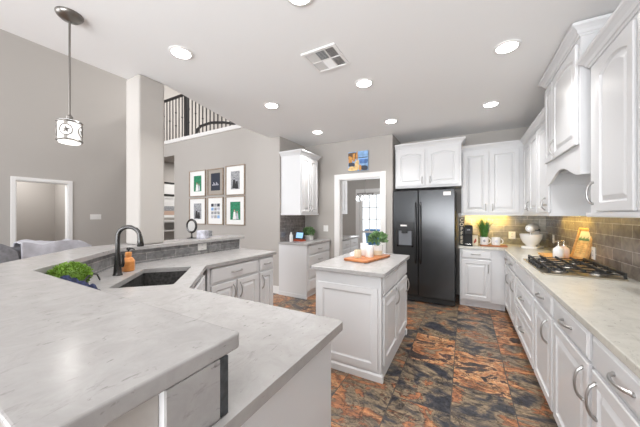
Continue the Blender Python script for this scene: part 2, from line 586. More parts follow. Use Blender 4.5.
# living room wall with a cased doorway and the small hall behind it
LX = -7.5
d = MB()
d.box(LX - 0.12, LX, -3.4, 1.56, 0, 5.6)
d.box(LX - 0.12, LX, 2.32, 6.3, 0, 5.6)
d.box(LX - 0.12, LX, 1.56, 2.32, 2.05, 5.6)
struct(d.build('wall_living', M['wall']))
d = MB()
d.box(LX - 1.5, LX - 1.4, 0.6, 2.9, 0, 2.7)
d.box(LX - 1.4, LX - 0.12, 2.5, 2.6, 0, 2.7)
d.box(LX - 1.4, LX - 0.12, 0.6, 0.7, 0, 2.7)
d.box(LX - 1.5, LX - 0.12, 0.6, 2.9, 2.6, 2.7)
struct(d.build('wall_hallway', M['wall']))
d = MB()
for y0, y1, z0, z1 in ((1.495, 1.56, 0, 2.115), (2.32, 2.385, 0, 2.115), (1.56, 2.32, 2.05, 2.115)):
    d.box(LX, LX + 0.022, y0, y1, z0, z1)
d.box(LX - 0.13, LX, 1.555, 1.575, 0, 2.05).box(LX - 0.13, LX, 2.305, 2.325, 0, 2.05).box(LX - 0.13, LX, 1.575, 2.305, 2.035, 2.052)
struct(d.build('trim_living', M['trim'], bevel=0.004))
d = MB()
d.box(LX, LX + 0.015, -3.3, 1.47, 0, 0.13).box(LX, LX + 0.015, 2.41, 6.2, 0, 0.13)
struct(d.build('baseboard_living', M['trim'], bevel=0.004))
d = MB()
d.box(-5.88, -2.842, 3.655, 3.67, 0, 0.13)
struct(d.build('baseboard_gallery', M['trim'], bevel=0.004))
# glazed wall behind the camera: slim mullions to the garden
d = MB()
d.box(-9.4, -3.0, -3.4, -3.3, 4.9, 5.6).box(-9.4, 1.25, -3.4, -3.3, 2.5, CZ + 0.14).box(-9.4, -7.5, -3.4, -3.3, 0, 5.6).box(-3.1, -2.9, -3.4, -3.3, 0, 5.6)
struct(d.build('wall_rear', M['wall']))
for k, (a, b_, z0, z1, n_) in enumerate(((-7.5, -3.1, 0, 2.5, 5), (-7.5, -3.1, 2.9, 4.9, 5), (-2.9, 1.09, 0, 2.5, 4))):
    d = MB()
    for i in range(n_ + 1):
        x = a + (b_ - a) * i / n_
        d.box(x - 0.05, x + 0.05, -3.39, -3.31, z0, z1)
    for z in (z0 + 0.05, z0 + (z1 - z0) * 0.45, z1 - 0.05):
        d.box(a, b_, -3.385, -3.315, z - 0.05, z + 0.05)
    struct(d.build('window_%d' % (k + 1), M['trim']))
# column standing on the bar
struct(MB().box(-3.01, -2.76, 1.37, 1.62, 1.0905, CZ).build('wall_column', M['wall'], bevel=0.018, seg=3))
# casing of the opening beside the refrigerator
d = MB()
for y in (4.478, 4.62):
    for x0, x1, z0, z1 in ((-2.17, -2.08, 0, 2.14), (-1.28, -1.19, 0, 2.14), (-2.08, -1.28, 2.05, 2.14)):
        d.box(x0, x1, y, y + 0.022, z0, z1)
d.box(-2.085, -2.065, 4.49, 4.63, 0, 2.05).box(-1.295, -1.275, 4.49, 4.63, 0, 2.05).box(-2.065, -1.295, 4.49, 4.63, 2.035, 2.053)
struct(d.build('trim_doorway', M['trim'], bevel=0.004))
# butler's passage and dining room beyond
d = MB()
d.box(-2.78, -2.68, 4.62, 5.6, 0, CZ).box(-5.0, -2.68, 5.6, 5.62, 0, CZ)
struct(d.build('wall_passage', M['wall']))
d = MB()
d.box(-5.0, -2.80, 7.5, 7.6, 0, CZ).box(-1.98, 1.2, 7.5, 7.6, 0, CZ).box(-2.80, -1.98, 7.5, 7.6, 2.05, CZ)
struct(d.build('wall_dining', M['wall']))
d = MB()
for x0, x1, z0, z1 in ((-2.90, -2.80, 0, 2.15), (-1.98, -1.88, 0, 2.15), (-2.80, -1.98, 2.05, 2.15)):
    d.box(x0, x1, 7.475, 7.5, z0, z1)
struct(d.build('trim_dining', M['trim']))
d = MB()
d.box(-2.80, -2.70, 7.52, 7.56, 0, 2.05).box(-2.08, -1.98, 7.52, 7.56, 0, 2.05)
for z0, z1 in ((0, 0.2), (0.84, 0.90), (1.97, 2.05)):
    d.box(-2.70, -2.08, 7.52, 7.56, z0, z1)
for x in (-2.49, -2.28):
    d.box(x - 0.012, x + 0.012, 7.53, 7.55, 0.9, 1.97)
for z in (1.25, 1.6):
    d.box(-2.70, -2.08, 7.53, 7.55, z - 0.012, z + 0.012)
dr = struct(d.build('door_1', M['trim']))
MB().box(-2.70, -2.08, 7.537, 7.543, 0.2, 1.97).build('door_glass', M['glass'], dr)
struct(MB().box(-5, 1.5, 7.7, 13, -0.2, -0.06).build('terrace', M['foam']))
bin_ = MB().lathe([(0.20, 0), (0.26, 0.5), (0.28, 0.52), (0.28, 0.58), (0.24, 0.60)], n=20).build('storage_bin', M['skyblue'], smooth=True)
bin_.location = (-2.62, 8.3, 0.32)
tag(bin_, 'blue tub seen outside through the glass door', 'tub')
st = struct(MB().box(-3.2, -2.1, 8.0, 8.6, -0.06, 0.32).build('terrace_step', M['foam']))

# ------------------------------------------------------------------ pony wall, tile and bar top
PW_IN = [(-0.51, 0.432), (-2.05, 0.432), (-2.79, 1.155), (-2.79, 2.70)]
PW_OUT = [(-2.91, 2.70), (-2.91, 1.105), (-2.105, 0.30), (-0.51, 0.30)]
pw = struct(MB().prism(PW_IN + PW_OUT, 0, 1.05).build('wall_peninsula', M['cab']))
d = MB().box(-2.05, -0.51, 0.432, 0.444, 0.914, 1.05)
MB.build(d, 'backsplash_tile', M['gtile_x'], pw)
MB().prism([(-2.052, 0.432), (-2.047, 0.444), (-2.78, 1.16), (-2.79, 1.155)], 0.914, 1.05).build('backsplash_tile', M['gtile_d'], pw)
MB().box(-2.79, -2.78, 1.155, 2.675, 0.914, 1.05).build('backsplash_tile', M['gtile_y'], pw)
MB().box(-0.51, -0.500, 0.425, 0.446, 0.914, 1.05).build('tile_edge', M['tileedge'], pw)
MB().box(-0.51, -0.502, 0.298, 0.424, 0.0, 1.05).build('end_panel', M['quartz'], pw)


def rounded(poly, rads, n=5):
    out = []
    k = len(poly)
    for i in range(k):
        p, a, b_ = Vector(poly[i]), Vector(poly[i - 1]), Vector(poly[(i + 1) % k])
        r = rads.get(i, 0)
        if not r:
            out.append(tuple(p))
            continue
        u, v = (a - p).normalized(), (b_ - p).normalized()
        for j in range(n + 1):
            t = j / n
            q = (p + u * r) * (1 - t) ** 2 + p * 2 * t * (1 - t) + (p + v * r) * t ** 2
            out.append(tuple(q))
    return out


bar = [(-0.51, 0.49), (-2.05, 0.49), (-2.73, 1.17), (-2.73, 2.74), (-3.08, 2.74), (-3.08, 1.03), (-2.16, 0.11), (-0.51, 0.11)]
# the bar top is notched round the column
bar2 = [(-0.503, 0.49), (-2.05, 0.49), (-2.73, 1.17), (-2.73, 1.37), (-2.73, 1.62), (-2.73, 2.74), (-3.08, 2.74), (-3.08, 1.03), (-2.16, 0.11), (-0.503, 0.11)]
bt = MB().prism(rounded(bar2, {0: 0.014, 9: 0.03, 5: 0.03, 6: 0.03}), 1.05, 1.09).build('bar_countertop', M['quartz'], bevel=0.006, seg=3)
tag(bt, 'raised white quartz bar top wrapping in a bent run around the sink corner', 'countertop')
MB_ = MB()
prof = [(0.30, 1.05), (0.20, 1.05), (0.20, 1.03), (0.215, 1.02), (0.25, 0.985), (0.268, 0.95), (0.275, 0.90), (0.28, 0.86), (0.30, 0.86)]
for x in (-0.53, -1.5):
    vs = [(x, y, z) for y, z in prof] + [(x - 0.05, y, z) for y, z in prof]
    n_ = len(prof)
    o = MB().add(vs, [tuple(range(n_)), tuple(range(n_, 2 * n_))[::-1]] + [(i, (i + 1) % n_, (i + 1) % n_ + n_, i + n_) for i in range(n_)]).build('corbel', M['wall'], pw, bevel=0.003)

# ------------------------------------------------------------------ cabinets


def outline(wd, ht, ins, y, arch, n=16):
    pts = [(ins, y, ins), (wd - ins, y, ins)]
    for k in range(n + 1):
        t = 1 - 2 * k / n
        x = wd / 2 + t * (wd / 2 - ins)
        f = 1 - t * t
        pts.append((x, y, ht - ins - arch * (1 - f)))
    return pts


def pull(m, x, z, length=0.12, vertical=True, y=-0.02, proj=0.028):
    pts = []
    for k in range(11):
        s = -1 + 2 * k / 10
        a = s * length / 2
        yy = y - 0.004 - proj * (1 - s * s) ** 0.6
        pts.append((x, yy, z + a) if vertical else (x + a, yy, z))
    m.tube(pts, [0.0058 + 0.002 * abs(-1 + 2 * k / 10) ** 3 for k in range(11)], 8)
    for e in (0, -1):
        p = pts[e]
        m.cyl((p[0], y + 0.001, p[2]), (p[0], y - 0.008, p[2]), 0.0085, 10)
    return m


def front(parent, kind, x0, x1, z0, z1, handle=None, arch=0.0, length=0.12, fw=0.055, hname='handle'):
    """a door or drawer front with its pull; handle = (x, z, vertical)"""
    wd, ht = x1 - x0, z1 - z0
    m = MB()
    m.T = Matrix.Translation((x0, 0, z0))
    if kind == 'drawer':
        rs = [(0.006, -0.0005, 0), (0.006, -0.006, 0), (0, -0.006, 0), (0, -0.013, 0), (0.006, -0.017, 0), (0.012, -0.018, 0), (0.016, -0.021, 0)]
    else:
        rs = [(0.006, -0.0005, 0), (0.006, -0.006, 0), (0, -0.006, 0), (0, -0.017, 0), (0.005, -0.021, 0), (fw, -0.021, arch), (fw + 0.006, -0.010, arch), (fw + 0.014, -0.007, arch),
              (fw + 0.04, -0.0185, arch), (fw + 0.044, -0.019, arch)]
    m.rings([outline(wd, ht, i, y, a) for i, y, a in rs])
    o = m.build(kind, M['cab'], parent)
    if handle:
        pull(MB(), handle[0], handle[1], length, handle[2]).build(hname, M['nickel'], o, smooth=True)
    return o


CROWN = [(0, 0), (0.008, 0), (0.012, 0.012), (0.02, 0.016), (0.028, 0.034), (0.046, 0.052), (0.052, 0.055), (0.058, 0.062), (0.058, 0.078), (0, 0.078)]
RAIL = [(0, 0), (0.014, 0), (0.018, 0.008), (0.018, 0.03), (0, 0.03)]


def base_body(r, wd, dp, toe=0.05, top=0.876, basetrim=False):
    m = MB().box(0, wd, 0, dp, 0.1, top)
    m.build('body', M['cab'], r, bevel=0.002)
    MB().box(0, wd, toe, dp, 0, 0.1).build('toe_kick', M['cab'], r)


def upper_body(r, wd, dp, z0, z1, crown_path=None, rail_path=None):
    MB().box(0, wd, 0, dp, z0, z1).build('body', M['cab'], r, bevel=0.002)
    if crown_path:
        MB().sweep(CROWN, [(x, y, z1 - 0.015) for x, y in crown_path]).build('crown_molding', M['cab'], r)
    if rail_path:
        MB().sweep(RAIL, [(x, y, z0 - 0.012) for x, y in rail_path]).build('light_rail', M['cab'], r)


# right hand run, fronts face -X: local x runs towards the camera
FX = 0.505
RZ = -PI / 2
DP = RX - FX
PLAIN = 0.012
r = thing('base_cabinet', 'white base cabinet with two slim doors and small drawers at the range side corner', 'cabinet', (FX, 4.50, 0), RZ, 'base cabinets of the range run')
base_body(r, 0.90, DP)
for a, b_, hx in ((0.10, 0.48, 0.42), (0.50, 0.88, 0.82)):
    front(r, 'drawer', a, b_, 0.735, 0.862, ((a + b_) / 2, 0.80, False), length=0.10)
    front(r, 'door', a, b_, 0.125, 0.715, (hx, 0.58, True), length=0.14)
r = thing('base_cabinet', 'white cabinet of wide drawers directly beneath the gas cooktop', 'cabinet', (FX, 3.60, 0), RZ, 'base cabinets of the range run')
base_body(r, 0.90, DP)
front(r, 'drawer', 0.02, 0.88, 0.735, 0.862)
front(r, 'door', 0.02, 0.88, 0.435, 0.715, (0.45, 0.58, False), length=0.13)
front(r, 'door', 0.02, 0.88, 0.125, 0.415, (0.45, 0.28, False), length=0.13)
r = thing('base_cabinet', 'narrow white cabinet with a drawer over a door beside the cooktop drawers', 'cabinet', (FX, 2.70, 0), RZ, 'base cabinets of the range run')
base_body(r, 0.53, DP)
front(r, 'drawer', 0.02, 0.51, 0.735, 0.862, (0.265, 0.80, False), length=0.13)
front(r, 'door', 0.02, 0.51, 0.125, 0.715, (0.41, 0.60, True), length=0.15)
r = thing('base_cabinet', 'white drawer and door cabinet standing second nearest along the range counter', 'cabinet', (FX, 2.17, 0), RZ, 'base cabinets of the range run')
base_body(r, 0.57, DP)
front(r, 'drawer', 0.02, 0.55, 0.735, 0.862, (0.285, 0.80, False), length=0.13)
front(r, 'door', 0.02, 0.55, 0.125, 0.715, (0.50, 0.60, True), length=0.15)
r = thing('base_cabinet', 'nearest white drawer and door cabinet at the end of the range counter', 'cabinet', (FX, 1.60, 0), RZ, 'base cabinets of the range run')
base_body(r, 0.60, DP)
front(r, 'drawer', 0.02, 0.58, 0.735, 0.862, (0.29, 0.80, False), length=0.13)
front(r, 'door', 0.02, 0.58, 0.125, 0.715, (0.07, 0.60, True), length=0.15)
# back wall base beside the refrigerator, faces -Y
BF = 4.53
r = thing('base_cabinet', 'white drawer over door cabinet between the refrigerator and the corner', 'cabinet', (-0.07, BF, 0))
base_body(r, FX + 0.07 - 0.001, BY - BF - 0.004, toe=0.06)
front(r, 'drawer', 0.025, 0.40, 0.735, 0.862, (0.21, 0.80, False), length=0.11)
front(r, 'door', 0.025, 0.40, 0.125, 0.715, (0.365, 0.60, True), length=0.12)
# L shaped worktop
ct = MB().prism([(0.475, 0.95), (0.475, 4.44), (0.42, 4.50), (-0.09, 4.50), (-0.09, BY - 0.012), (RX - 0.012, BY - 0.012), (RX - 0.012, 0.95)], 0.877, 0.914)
ct = ct.build('range_countertop', M['quartz_lit'], bevel=0.005, seg=3)
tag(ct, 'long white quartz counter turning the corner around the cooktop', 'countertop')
# tiled backsplash of the two walls
bs = struct(MB().box(RX - 0.012, RX, 0.8, BY, 0.914, 1.42).build('wall_backsplash_right', M['tile_y']))
bs2 = struct(MB().box(-0.10, RX - 0.012, BY - 0.012, BY, 0.914, 1.42).build('wall_backsplash_back', M['tile_x']))

# uppers
UX = 0.76
UD = RX - UX
UZ0, UZ1 = 1.385, 2.42
r = thing('wall_cabinet', 'two door white wall cabinet above the coffee maker', 'cabinet', (-0.05, 4.82, 0))
upper_body(r, UX + 0.05 - 0.001, BY - 4.824, UZ0, UZ1, [(0, 0), (UX + 0.05, 0)], [(0, 0), (UX + 0.05, 0)])
front(r, 'door', 0.02, 0.365, UZ0 + 0.025, UZ1 - 0.05, (0.33, 1.50, True), 0.0, length=0.10)
front(r, 'door', 0.385, 0.75, UZ0 + 0.025, UZ1 - 0.05, (0.42, 1.50, True), 0.0, length=0.10)
r = thing('wall_cabinet', 'white wall cabinet in the corner beyond the range hood', 'cabinet', (UX, BY - 0.001, 0), RZ)
L_ = BY - 3.44
upper_body(r, L_, UD, UZ0, UZ1, [(0.33, 0), (L_, 0)], [(0.33, 0), (L_, 0), (L_, UD)])
front(r, 'door', 0.40, 0.78, UZ0 + 0.025, UZ1 - 0.05, (0.745, 1.50, True), 0.012, length=0.11)
front(r, 'door', 0.80, 1.20, UZ0 + 0.025, UZ1 - 0.05, None, 0.012)
front(r, 'door', 1.24, 1.69, UZ0 + 0.025, UZ1 - 0.05, (1.58, 1.50, True), 0.012, length=0.12)
# hood cabinet
HX = 0.725
r = thing('range_hood_cabinet', 'tall white hood cabinet with arched valance over the cooktop', 'range hood', (HX, 3.44, 0), RZ)
HD = RX - HX
m = MB()
W_ = 0.89
m.box(0, W_, 0.018, HD, 1.80, 2.68)
m.box(0, 0.018, 0.018, HD, 1.68, 1.80).box(W_ - 0.018, W_, 0.018, HD, 1.68, 1.80).box(0, W_, HD - 0.02, HD, 1.42, 1.80)
m.build('body', M['cab'], r)
poly = [(0, 1.68), (0.03, 1.68)]
for k in range(25):
    t = -1 + 2 * k / 24
    a = abs(t)
    z = 1.682 + 0.10 * (0.5 * (1 + math.cos(PI * min(1, a / 0.97)))) ** 0.8
    poly.append((W_ / 2 + t * (W_ / 2 - 0.03), z))
poly += [(W_ - 0.03, 1.68), (W_, 1.68), (W_, 2.68), (0, 2.68)]
n_ = len(poly)
vs = [(x, 0, z) for x, z in poly] + [(x, 0.018, z) for x, z in poly]
MB().add(vs, [tuple(range(n_)), tuple(range(n_, 2 * n_))[::-1]] + [(i, (i + 1) % n_, (i + 1) % n_ + n_, i + n_) for i in range(n_)]).build('valance', M['cab'], r)
MB().box(0.14, W_ - 0.14, 0.06, HD - 0.06, 1.785, 1.80).build('hood_liner', M['nickel'], r)
MB().sweep(CROWN, [(0, HD, 2.668), (0, 0, 2.668), (W_, 0, 2.668), (W_, HD, 2.668)]).build('crown_molding', M['cab'], r)
front(r, 'door', 0.02, 0.27, 1.90, 2.63, None, 0.02, fw=0.045)
front(r, 'door', 0.29, 0.86, 1.90, 2.63, (0.33, 2.00, True), 0.035, length=0.13)
# nearest wall cabinet
r = thing('wall_cabinet', 'large white wall cabinet nearest the camera with an arched door panel', 'cabinet', (UX, 2.49, 0), RZ)
upper_body(r, 1.10, UD, UZ0, UZ1, [(0, UD), (0, 0), (1.10, 0)], [(0, UD), (0, 0), (1.10, 0)])
front(r, 'door', 0.14, 0.575, UZ0 + 0.025, UZ1 - 0.05, (0.105, 1.53, True), 0.045, length=0.14)
front(r, 'door', 0.61, 1.06, UZ0 + 0.025, UZ1 - 0.05, None, 0.045)
# over the refrigerator
r = thing('wall_cabinet', 'deep white cabinet of two doors above the black refrigerator', 'cabinet', (-1.04, 4.55, 0))
upper_body(r, 0.99, BY - 4.55, 1.83, 2.50, [(0, 0), (0.99, 0), (0.99, 0.3)], None)
front(r, 'door', 0.03, 0.47, 1.86, 2.45, (0.43, 1.95, True), 0.035, length=0.10)
front(r, 'door', 0.51, 0.96, 1.86, 2.45, (0.55, 1.95, True), 0.035, length=0.10)
# desk: left wall, faces +X, local x runs away from the camera
DX = -2.27
r = thing('desk_cabinet', 'white drawer cabinet of the little desk counter left of the doorway', 'cabinet', (DX, 3.66, 0), PI / 2)
base_body(r, 0.82, DX + 2.839, toe=0.04)
MB().box(-0.012, 0, 0.0, DX + 2.839, 0, 0.876).build('end_panel', M['cab'], r)
MB().box(-0.022, -0.012, 0.0, DX + 2.839, 0, 0.06).build('base_trim', M['cab'], r)
for z0, z1 in ((0.72, 0.86), (0.52, 0.70), (0.32, 0.50), (0.125, 0.30)):
    front(r, 'drawer', 0.04, 0.79, z0, z1, (0.415, (z0 + z1) / 2, False), length=0.13)
ct = MB().box(-2.839, -2.24, 3.63, 4.495, 0.877, 0.914).build('desk_countertop', M['quartz'], bevel=0.004)
tag(ct, 'short white counter on the drawer cabinet beside the doorway', 'countertop')
bs3 = struct(MB().box(-2.84, -2.832, 3.68, 4.5, 0.914, 1.40).build('wall_backsplash_desk', M['dtile_y']))
r = thing('wall_cabinet', 'two door white wall cabinet hung over the little desk counter', 'cabinet', (-2.43, 3.71, 0), PI / 2)
upper_body(r, 0.58, 0.409, 1.39, 2.42, [(0, 0.409), (0, 0), (0.58, 0), (0.58, 0.409)], [(0, 0.409), (0, 0), (0.58, 0), (0.58, 0.409)])
front(r, 'door', 0.02, 0.285, 1.415, 2.38, (0.255, 1.50, True), 0.04, length=0.11, fw=0.045)
front(r, 'door', 0.295, 0.56, 1.415, 2.38, (0.325, 1.50, True), 0.04, length=0.11, fw=0.045)

# island
IX0, IX1, IY0, IY1 = -1.23, -0.605, 2.14, 3.16
r = thing('kitchen_island', 'white paneled kitchen island standing alone on the slate floor', 'island', (IX1, IY0, 0), PI / 2)
wd, dp = IY1 - IY0, IX1 - IX0
MB().box(0, wd, 0, dp, 0.0, 0.876).build('body', M['cab'], r, bevel=0.002)
for k in range(2):
    a, b_ = 0.03 + 0.49 * k, 0.50 + 0.49 * k
    front(r, 'drawer', a, b_, 0.715, 0.862)
    front(r, 'door', a, b_, 0.125, 0.695, (b_ - 0.06, 0.60, True), length=0.15)
m = MB()
m.T = Matrix.Rotation(-PI / 2, 4, 'Z') @ Matrix.Translation((-dp, 0, 0))
rs = [(0, 0.0, 0), (0, -0.012, 0), (0.05, -0.012, 0), (0.058, -0.006, 0), (0.066, -0.003, 0)]
m.T = m.T @ Matrix.Translation((0.03, 0, 0.09))
m.rings([outline(dp - 0.06, 0.68, i, y, a) for i, y, a in rs])
m.build('end_panel', M['cab'], r)
BT = [(0, 0), (0.014, 0), (0.014, 0.05), (0.008, 0.058), (0.004, 0.062), (0, 0.062)]
MB().sweep(BT, [(0, dp, 0), (0, 0, 0), (0.02, 0, 0)]).build('base_trim', M['cab'], r)
MB().sweep(BT, [(wd - 0.04, 0, 0), (wd, 0, 0), (wd, dp, 0)]).build('base_trim', M['cab'], r)
ct = MB().prism(rounded([(-1.265, 2.095), (-0.565, 2.095), (-0.565, 3.20), (-1.265, 3.20)], {0: 0.02, 1: 0.03, 2: 0.03, 3: 0.02}), 0.877, 0.914).build('island_countertop', M['quartz'], bevel=0.005, seg=3)
tag(ct, 'rectangular white quartz top of the island holding a wooden board', 'countertop')

# peninsula cabinets under the low counter
r = thing('peninsula_cabinet', 'white cabinet end under the low counter facing the island', 'cabinet', (-1.56, 1.0, 0), PI)
MB().box(-1.05, -0.02, 0.0, 0.565, 0.1, 0.876).build('body', M['cab'], r)
MB().box(-1.06, -1.05, -0.002, 0.562, 0.0, 0.876).build('end_panel', M['cab'], r, bevel=0.002)
MB().box(-1.05, -0.02, 0.06, 0.565, 0.0, 0.1).build('toe_kick', M['cab'], r)
for a in (-1.03, -0.52):
    front(r, 'drawer', a, a + 0.49, 0.735, 0.862, (a + 0.245, 0.80, False))
    front(r, 'door', a, a + 0.49, 0.125, 0.715, (a + 0.06, 0.60, True))
r = thing('sink_cabinet', 'white corner cabinet set at an angle under the sink', 'cabinet', (0, 0, 0))
MB().prism([(-1.59, 1.0), (-1.59, 0.45), (-2.05, 0.45), (-2.755, 1.165), (-2.755, 1.66), (-2.17, 1.66), (-2.15, 1.62), (-1.60, 1.06)], 0.0, 0.64).build('body', M['cab'], r)
MB().prism([(-1.60, 1.06), (-1.62, 1.04), (-2.17, 1.60), (-2.15, 1.62)], 0.64, 0.876).build('face_frame', M['cab'], r)
q = MB()
q.T = Matrix.Translation((-2.13, 1.605, 0)) @ Matrix.Rotation(-PI / 4, 4, 'Z') @ Matrix.Scale(-1, 4, (0, 1, 0))
o_ = [outline(0.70, 0.70, i, y, 0) for i, y in ((0, -0.001), (0, -0.017), (0.005, -0.021), (0.055, -0.021), (0.062, -0.011), (0.1, -0.019))]
q.T = q.T @ Matrix.Translation((0.02, 0.0, 0.13))
q.rings(o_)
q.build('door', M['cab'], r)
PX = -2.155
r = thing('base_cabinet', 'white run of drawers and doors below the counter at the gallery wall end', 'cabinet', (PX, 1.67, 0), PI / 2)
base_body(r, 0.97, PX + 2.785)
MB().box(0.97, 0.98, -0.002, PX + 2.785, 0, 0.876).build('end_panel', M['cab'], r)
front(r, 'drawer', 0.03, 0.68, 0.715, 0.862, (0.355, 0.79, False), length=0.14)
front(r, 'door', 0.03, 0.345, 0.125, 0.695, (0.305, 0.58, True), length=0.15)
front(r, 'door', 0.365, 0.68, 0.125, 0.695, (0.40, 0.58, True), length=0.15)
front(r, 'drawer', 0.72, 0.955, 0.715, 0.862, (0.84, 0.79, False), length=0.11)
front(r, 'door', 0.72, 0.955, 0.125, 0.695, (0.755, 0.58, True), length=0.15)


def holed_slab(outer, hole, z0, z1):
    bm = bmesh.new()
    for z, flip in ((z1, False), (z0, True)):
        es = []
        for lp in (outer, hole):
            vs = [bm.verts.new((x, y, z)) for x, y in lp]
            es += [bm.edges.new((vs[i], vs[(i + 1) % len(vs)])) for i in range(len(vs))]
        bmesh.ops.triangle_fill(bm, use_beauty=True, edges=es)
    bm.verts.ensure_lookup_table()
    n = len(outer) + len(hole)
    o = 0
    for lp in (outer, hole):
        k = len(lp)
        for i in range(k):
            a, b_ = o + i, o + (i + 1) % k
            bm.faces.new([bm.verts[a], bm.verts[b_], bm.verts[b_ + n], bm.verts[a + n]])
        o += k
    bmesh.ops.recalc_face_normals(bm, faces=bm.faces)
    m = MB()
    bm.verts.index_update()
    m.v = [tuple(v.co) for v in bm.verts]
    m.f = [tuple(v.index for v in f.verts) for f in bm.faces]
    m.mi = [0] * len(m.f)
    bm.free()
    return m


def st(s, t):
    return ((s - t) / 2, (s + t) / 2)


low = [(-0.475, 0.29), (-0.475, 1.08), (-1.57, 1.08), (-2.12, 1.63), (-2.12, 2.69), (-2.779, 2.69), (-2.779, 1.163), (-2.046, 0.446), (-0.498, 0.446), (-0.498, 0.29)]
hole = [st(-1.20, 2.82), st(-0.66, 2.82), st(-0.66, 3.72), st(-1.20, 3.72)]
ct = holed_slab(rounded(low, {1: 0.02, 4: 0.025}), rounded(hole, {0: 0.02, 1: 0.02, 2: 0.02, 3: 0.02}), 0.877, 0.914).build('peninsula_countertop', M['quartz'], bevel=0.003)
tag(ct, 'low white quartz counter of the peninsula cut out for the corner sink', 'countertop')
# sink bowl, open box below the cut out
m = MB()


def stbox(s0, s1, t0, t1, z0, z1):
    m.prism([st(s0, t0), st(s1, t0), st(s1, t1), st(s0, t1)], z0, z1)


stbox(-1.22, -0.64, 2.80, 3.74, 0.655, 0.665)
stbox(-1.22, -1.205, 2.80, 3.74, 0.665, 0.8765)
stbox(-0.655, -0.64, 2.80, 3.74, 0.665, 0.8765)
stbox(-1.22, -0.64, 2.80, 2.815, 0.665, 0.8765)
stbox(-1.22, -0.64, 3.725, 3.74, 0.665, 0.8765)
sk = m.build('kitchen_sink', M['dsteel'])
tag(sk, 'dark undermount sink set at an angle in the peninsula corner', 'sink')
p = st(-0.93, 3.27)
MB().lathe([(0.045, 0.666), (0.045, 0.669), (0.02, 0.670)], (p[0], p[1], 0), 20).build('drain', M['steel'], sk, smooth=True)

# ------------------------------------------------------------------ refrigerator
r = thing('refrigerator', 'black stainless side by side refrigerator with water dispenser', 'refrigerator', (-1.04, 4.36, 0))
FW = 0.915
MB().box(0.004, FW - 0.004, 0.07, 0.76, 0.02, 1.76).build('body', M['blackmatte'], r)
SPL = 0.395
m = MB().box(0.003, SPL - 0.003, 0, 0.066, 0.10, 1.775)
fd = m.build('door', M['blackss'], r, bevel=0.010, seg=3)
rd = MB().box(SPL + 0.003, FW - 0.003, 0, 0.066, 0.10, 1.775).build('door', M['blackss'], r, bevel=0.010, seg=3)
MB().box(0.01, FW - 0.01, 0.05, 0.08, 0.015, 0.095).build('grille', M['blackmatte'], r)
for dr_, x in ((fd, SPL - 0.035), (rd, SPL + 0.035)):
    m = MB()
    m.tube([(x, -0.005, 0.62), (x, -0.045, 0.66), (x, -0.05, 0.70), (x, -0.05, 1.50), (x, -0.045, 1.54), (x, -0.005, 1.58)], 0.011, 10)
    m.build('handle', M['blackss'], dr_, smooth=True)
x0, x1, z0, z1 = 0.065, 0.325, 0.87, 1.27
m = MB().box(x0, x1, -0.012, 0.0, 1.13, z1).box(x0, x0 + 0.03, -0.012, 0, z0, 1.13).box(x1 - 0.03, x1, -0.012, 0, z0, 1.13).box(x0, x1, -0.012, 0, z0, z0 + 0.03)
dp_ = m.build('dispenser', M['black'], fd, bevel=0.003)
MB().box(x0 + 0.03, x1 - 0.03, -0.003, 0.0, z0 + 0.03, 1.13).build('dispenser_recess', M['blackss2'], fd)
MB().box(x0 + 0.08, x0 + 0.17, -0.03, -0.001, 1.09, 1.14).build('dispenser_nozzle', M['black'], fd)
MB().box(x0 + 0.06, x0 + 0.16, -0.014, -0.012, 1.20, 1.225).build('display', M['plastic'], fd)
MB().box(FW - 0.16, FW - 0.06, -0.001, 0.0, 1.68, 1.735).build('sticker', M['plastic'], rd)

# ------------------------------------------------------------------ gas cooktop
r = thing('gas_cooktop', 'gas cooktop with black iron grates set in the counter', 'cooktop', (0.785, 3.075, 0.915))
MB().prism(rounded([(-0.245, -0.395), (0.235, -0.395), (0.235, 0.395), (-0.245, 0.395)], {0: 0.02, 1: 0.02, 2: 0.02, 3: 0.02}), 0, 0.012).build('tray', M['litsteel'], r, bevel=0.003)
BUR = [(-0.11, -0.26), (0.12, -0.26), (0.02, 0.0), (-0.11, 0.26), (0.12, 0.26)]
for x, y in BUR:
    b_ = MB().lathe([(0.055, 0.012), (0.05, 0.022), (0.036, 0.024)], (x, y, 0), 20).build('burner', M['steel'], r, smooth=True)
    MB().lathe([(0.038, 0.024), (0.04, 0.030), (0.034, 0.036), (0.01, 0.037)], (x, y, 0), 20).build('burner_cap', M['iron'], b_, smooth=True)
for k in range(3):
    y0 = -0.385 + 0.2575 * k
    y1 = y0 + 0.2525
    m = MB()
    for x in (-0.20, 0.22):
        m.box(x - 0.007, x + 0.007, y0, y1, 0.034, 0.056)
    for y in (y0 + 0.008, y1 - 0.008):
        m.box(-0.208, 0.228, y - 0.004, y + 0.004, 0.034, 0.042)
    ym = (y0 + y1) / 2
    m.box(-0.20, 0.22, ym - 0.004, ym + 0.004, 0.034, 0.042)
    for x in (-0.11, 0.01, 0.12):
        m.box(x - 0.006, x + 0.006, y0 + 0.012, y1 - 0.012, 0.036, 0.058)
    for x in (-0.20, 0.22):
        for y in (y0 + 0.01, y1 - 0.01):
            m.box(x - 0.008, x + 0.008, y - 0.008, y + 0.008, 0.012, 0.04)
    m.build('grate', M['iron'], r, bevel=0.003)
for k in range(5):
    MB().lathe([(0.019, 0.012), (0.018, 0.034), (0.014, 0.037)], (-0.222, -0.16 + 0.08 * k, 0), 16).build('knob', M['iron'], r, smooth=True)

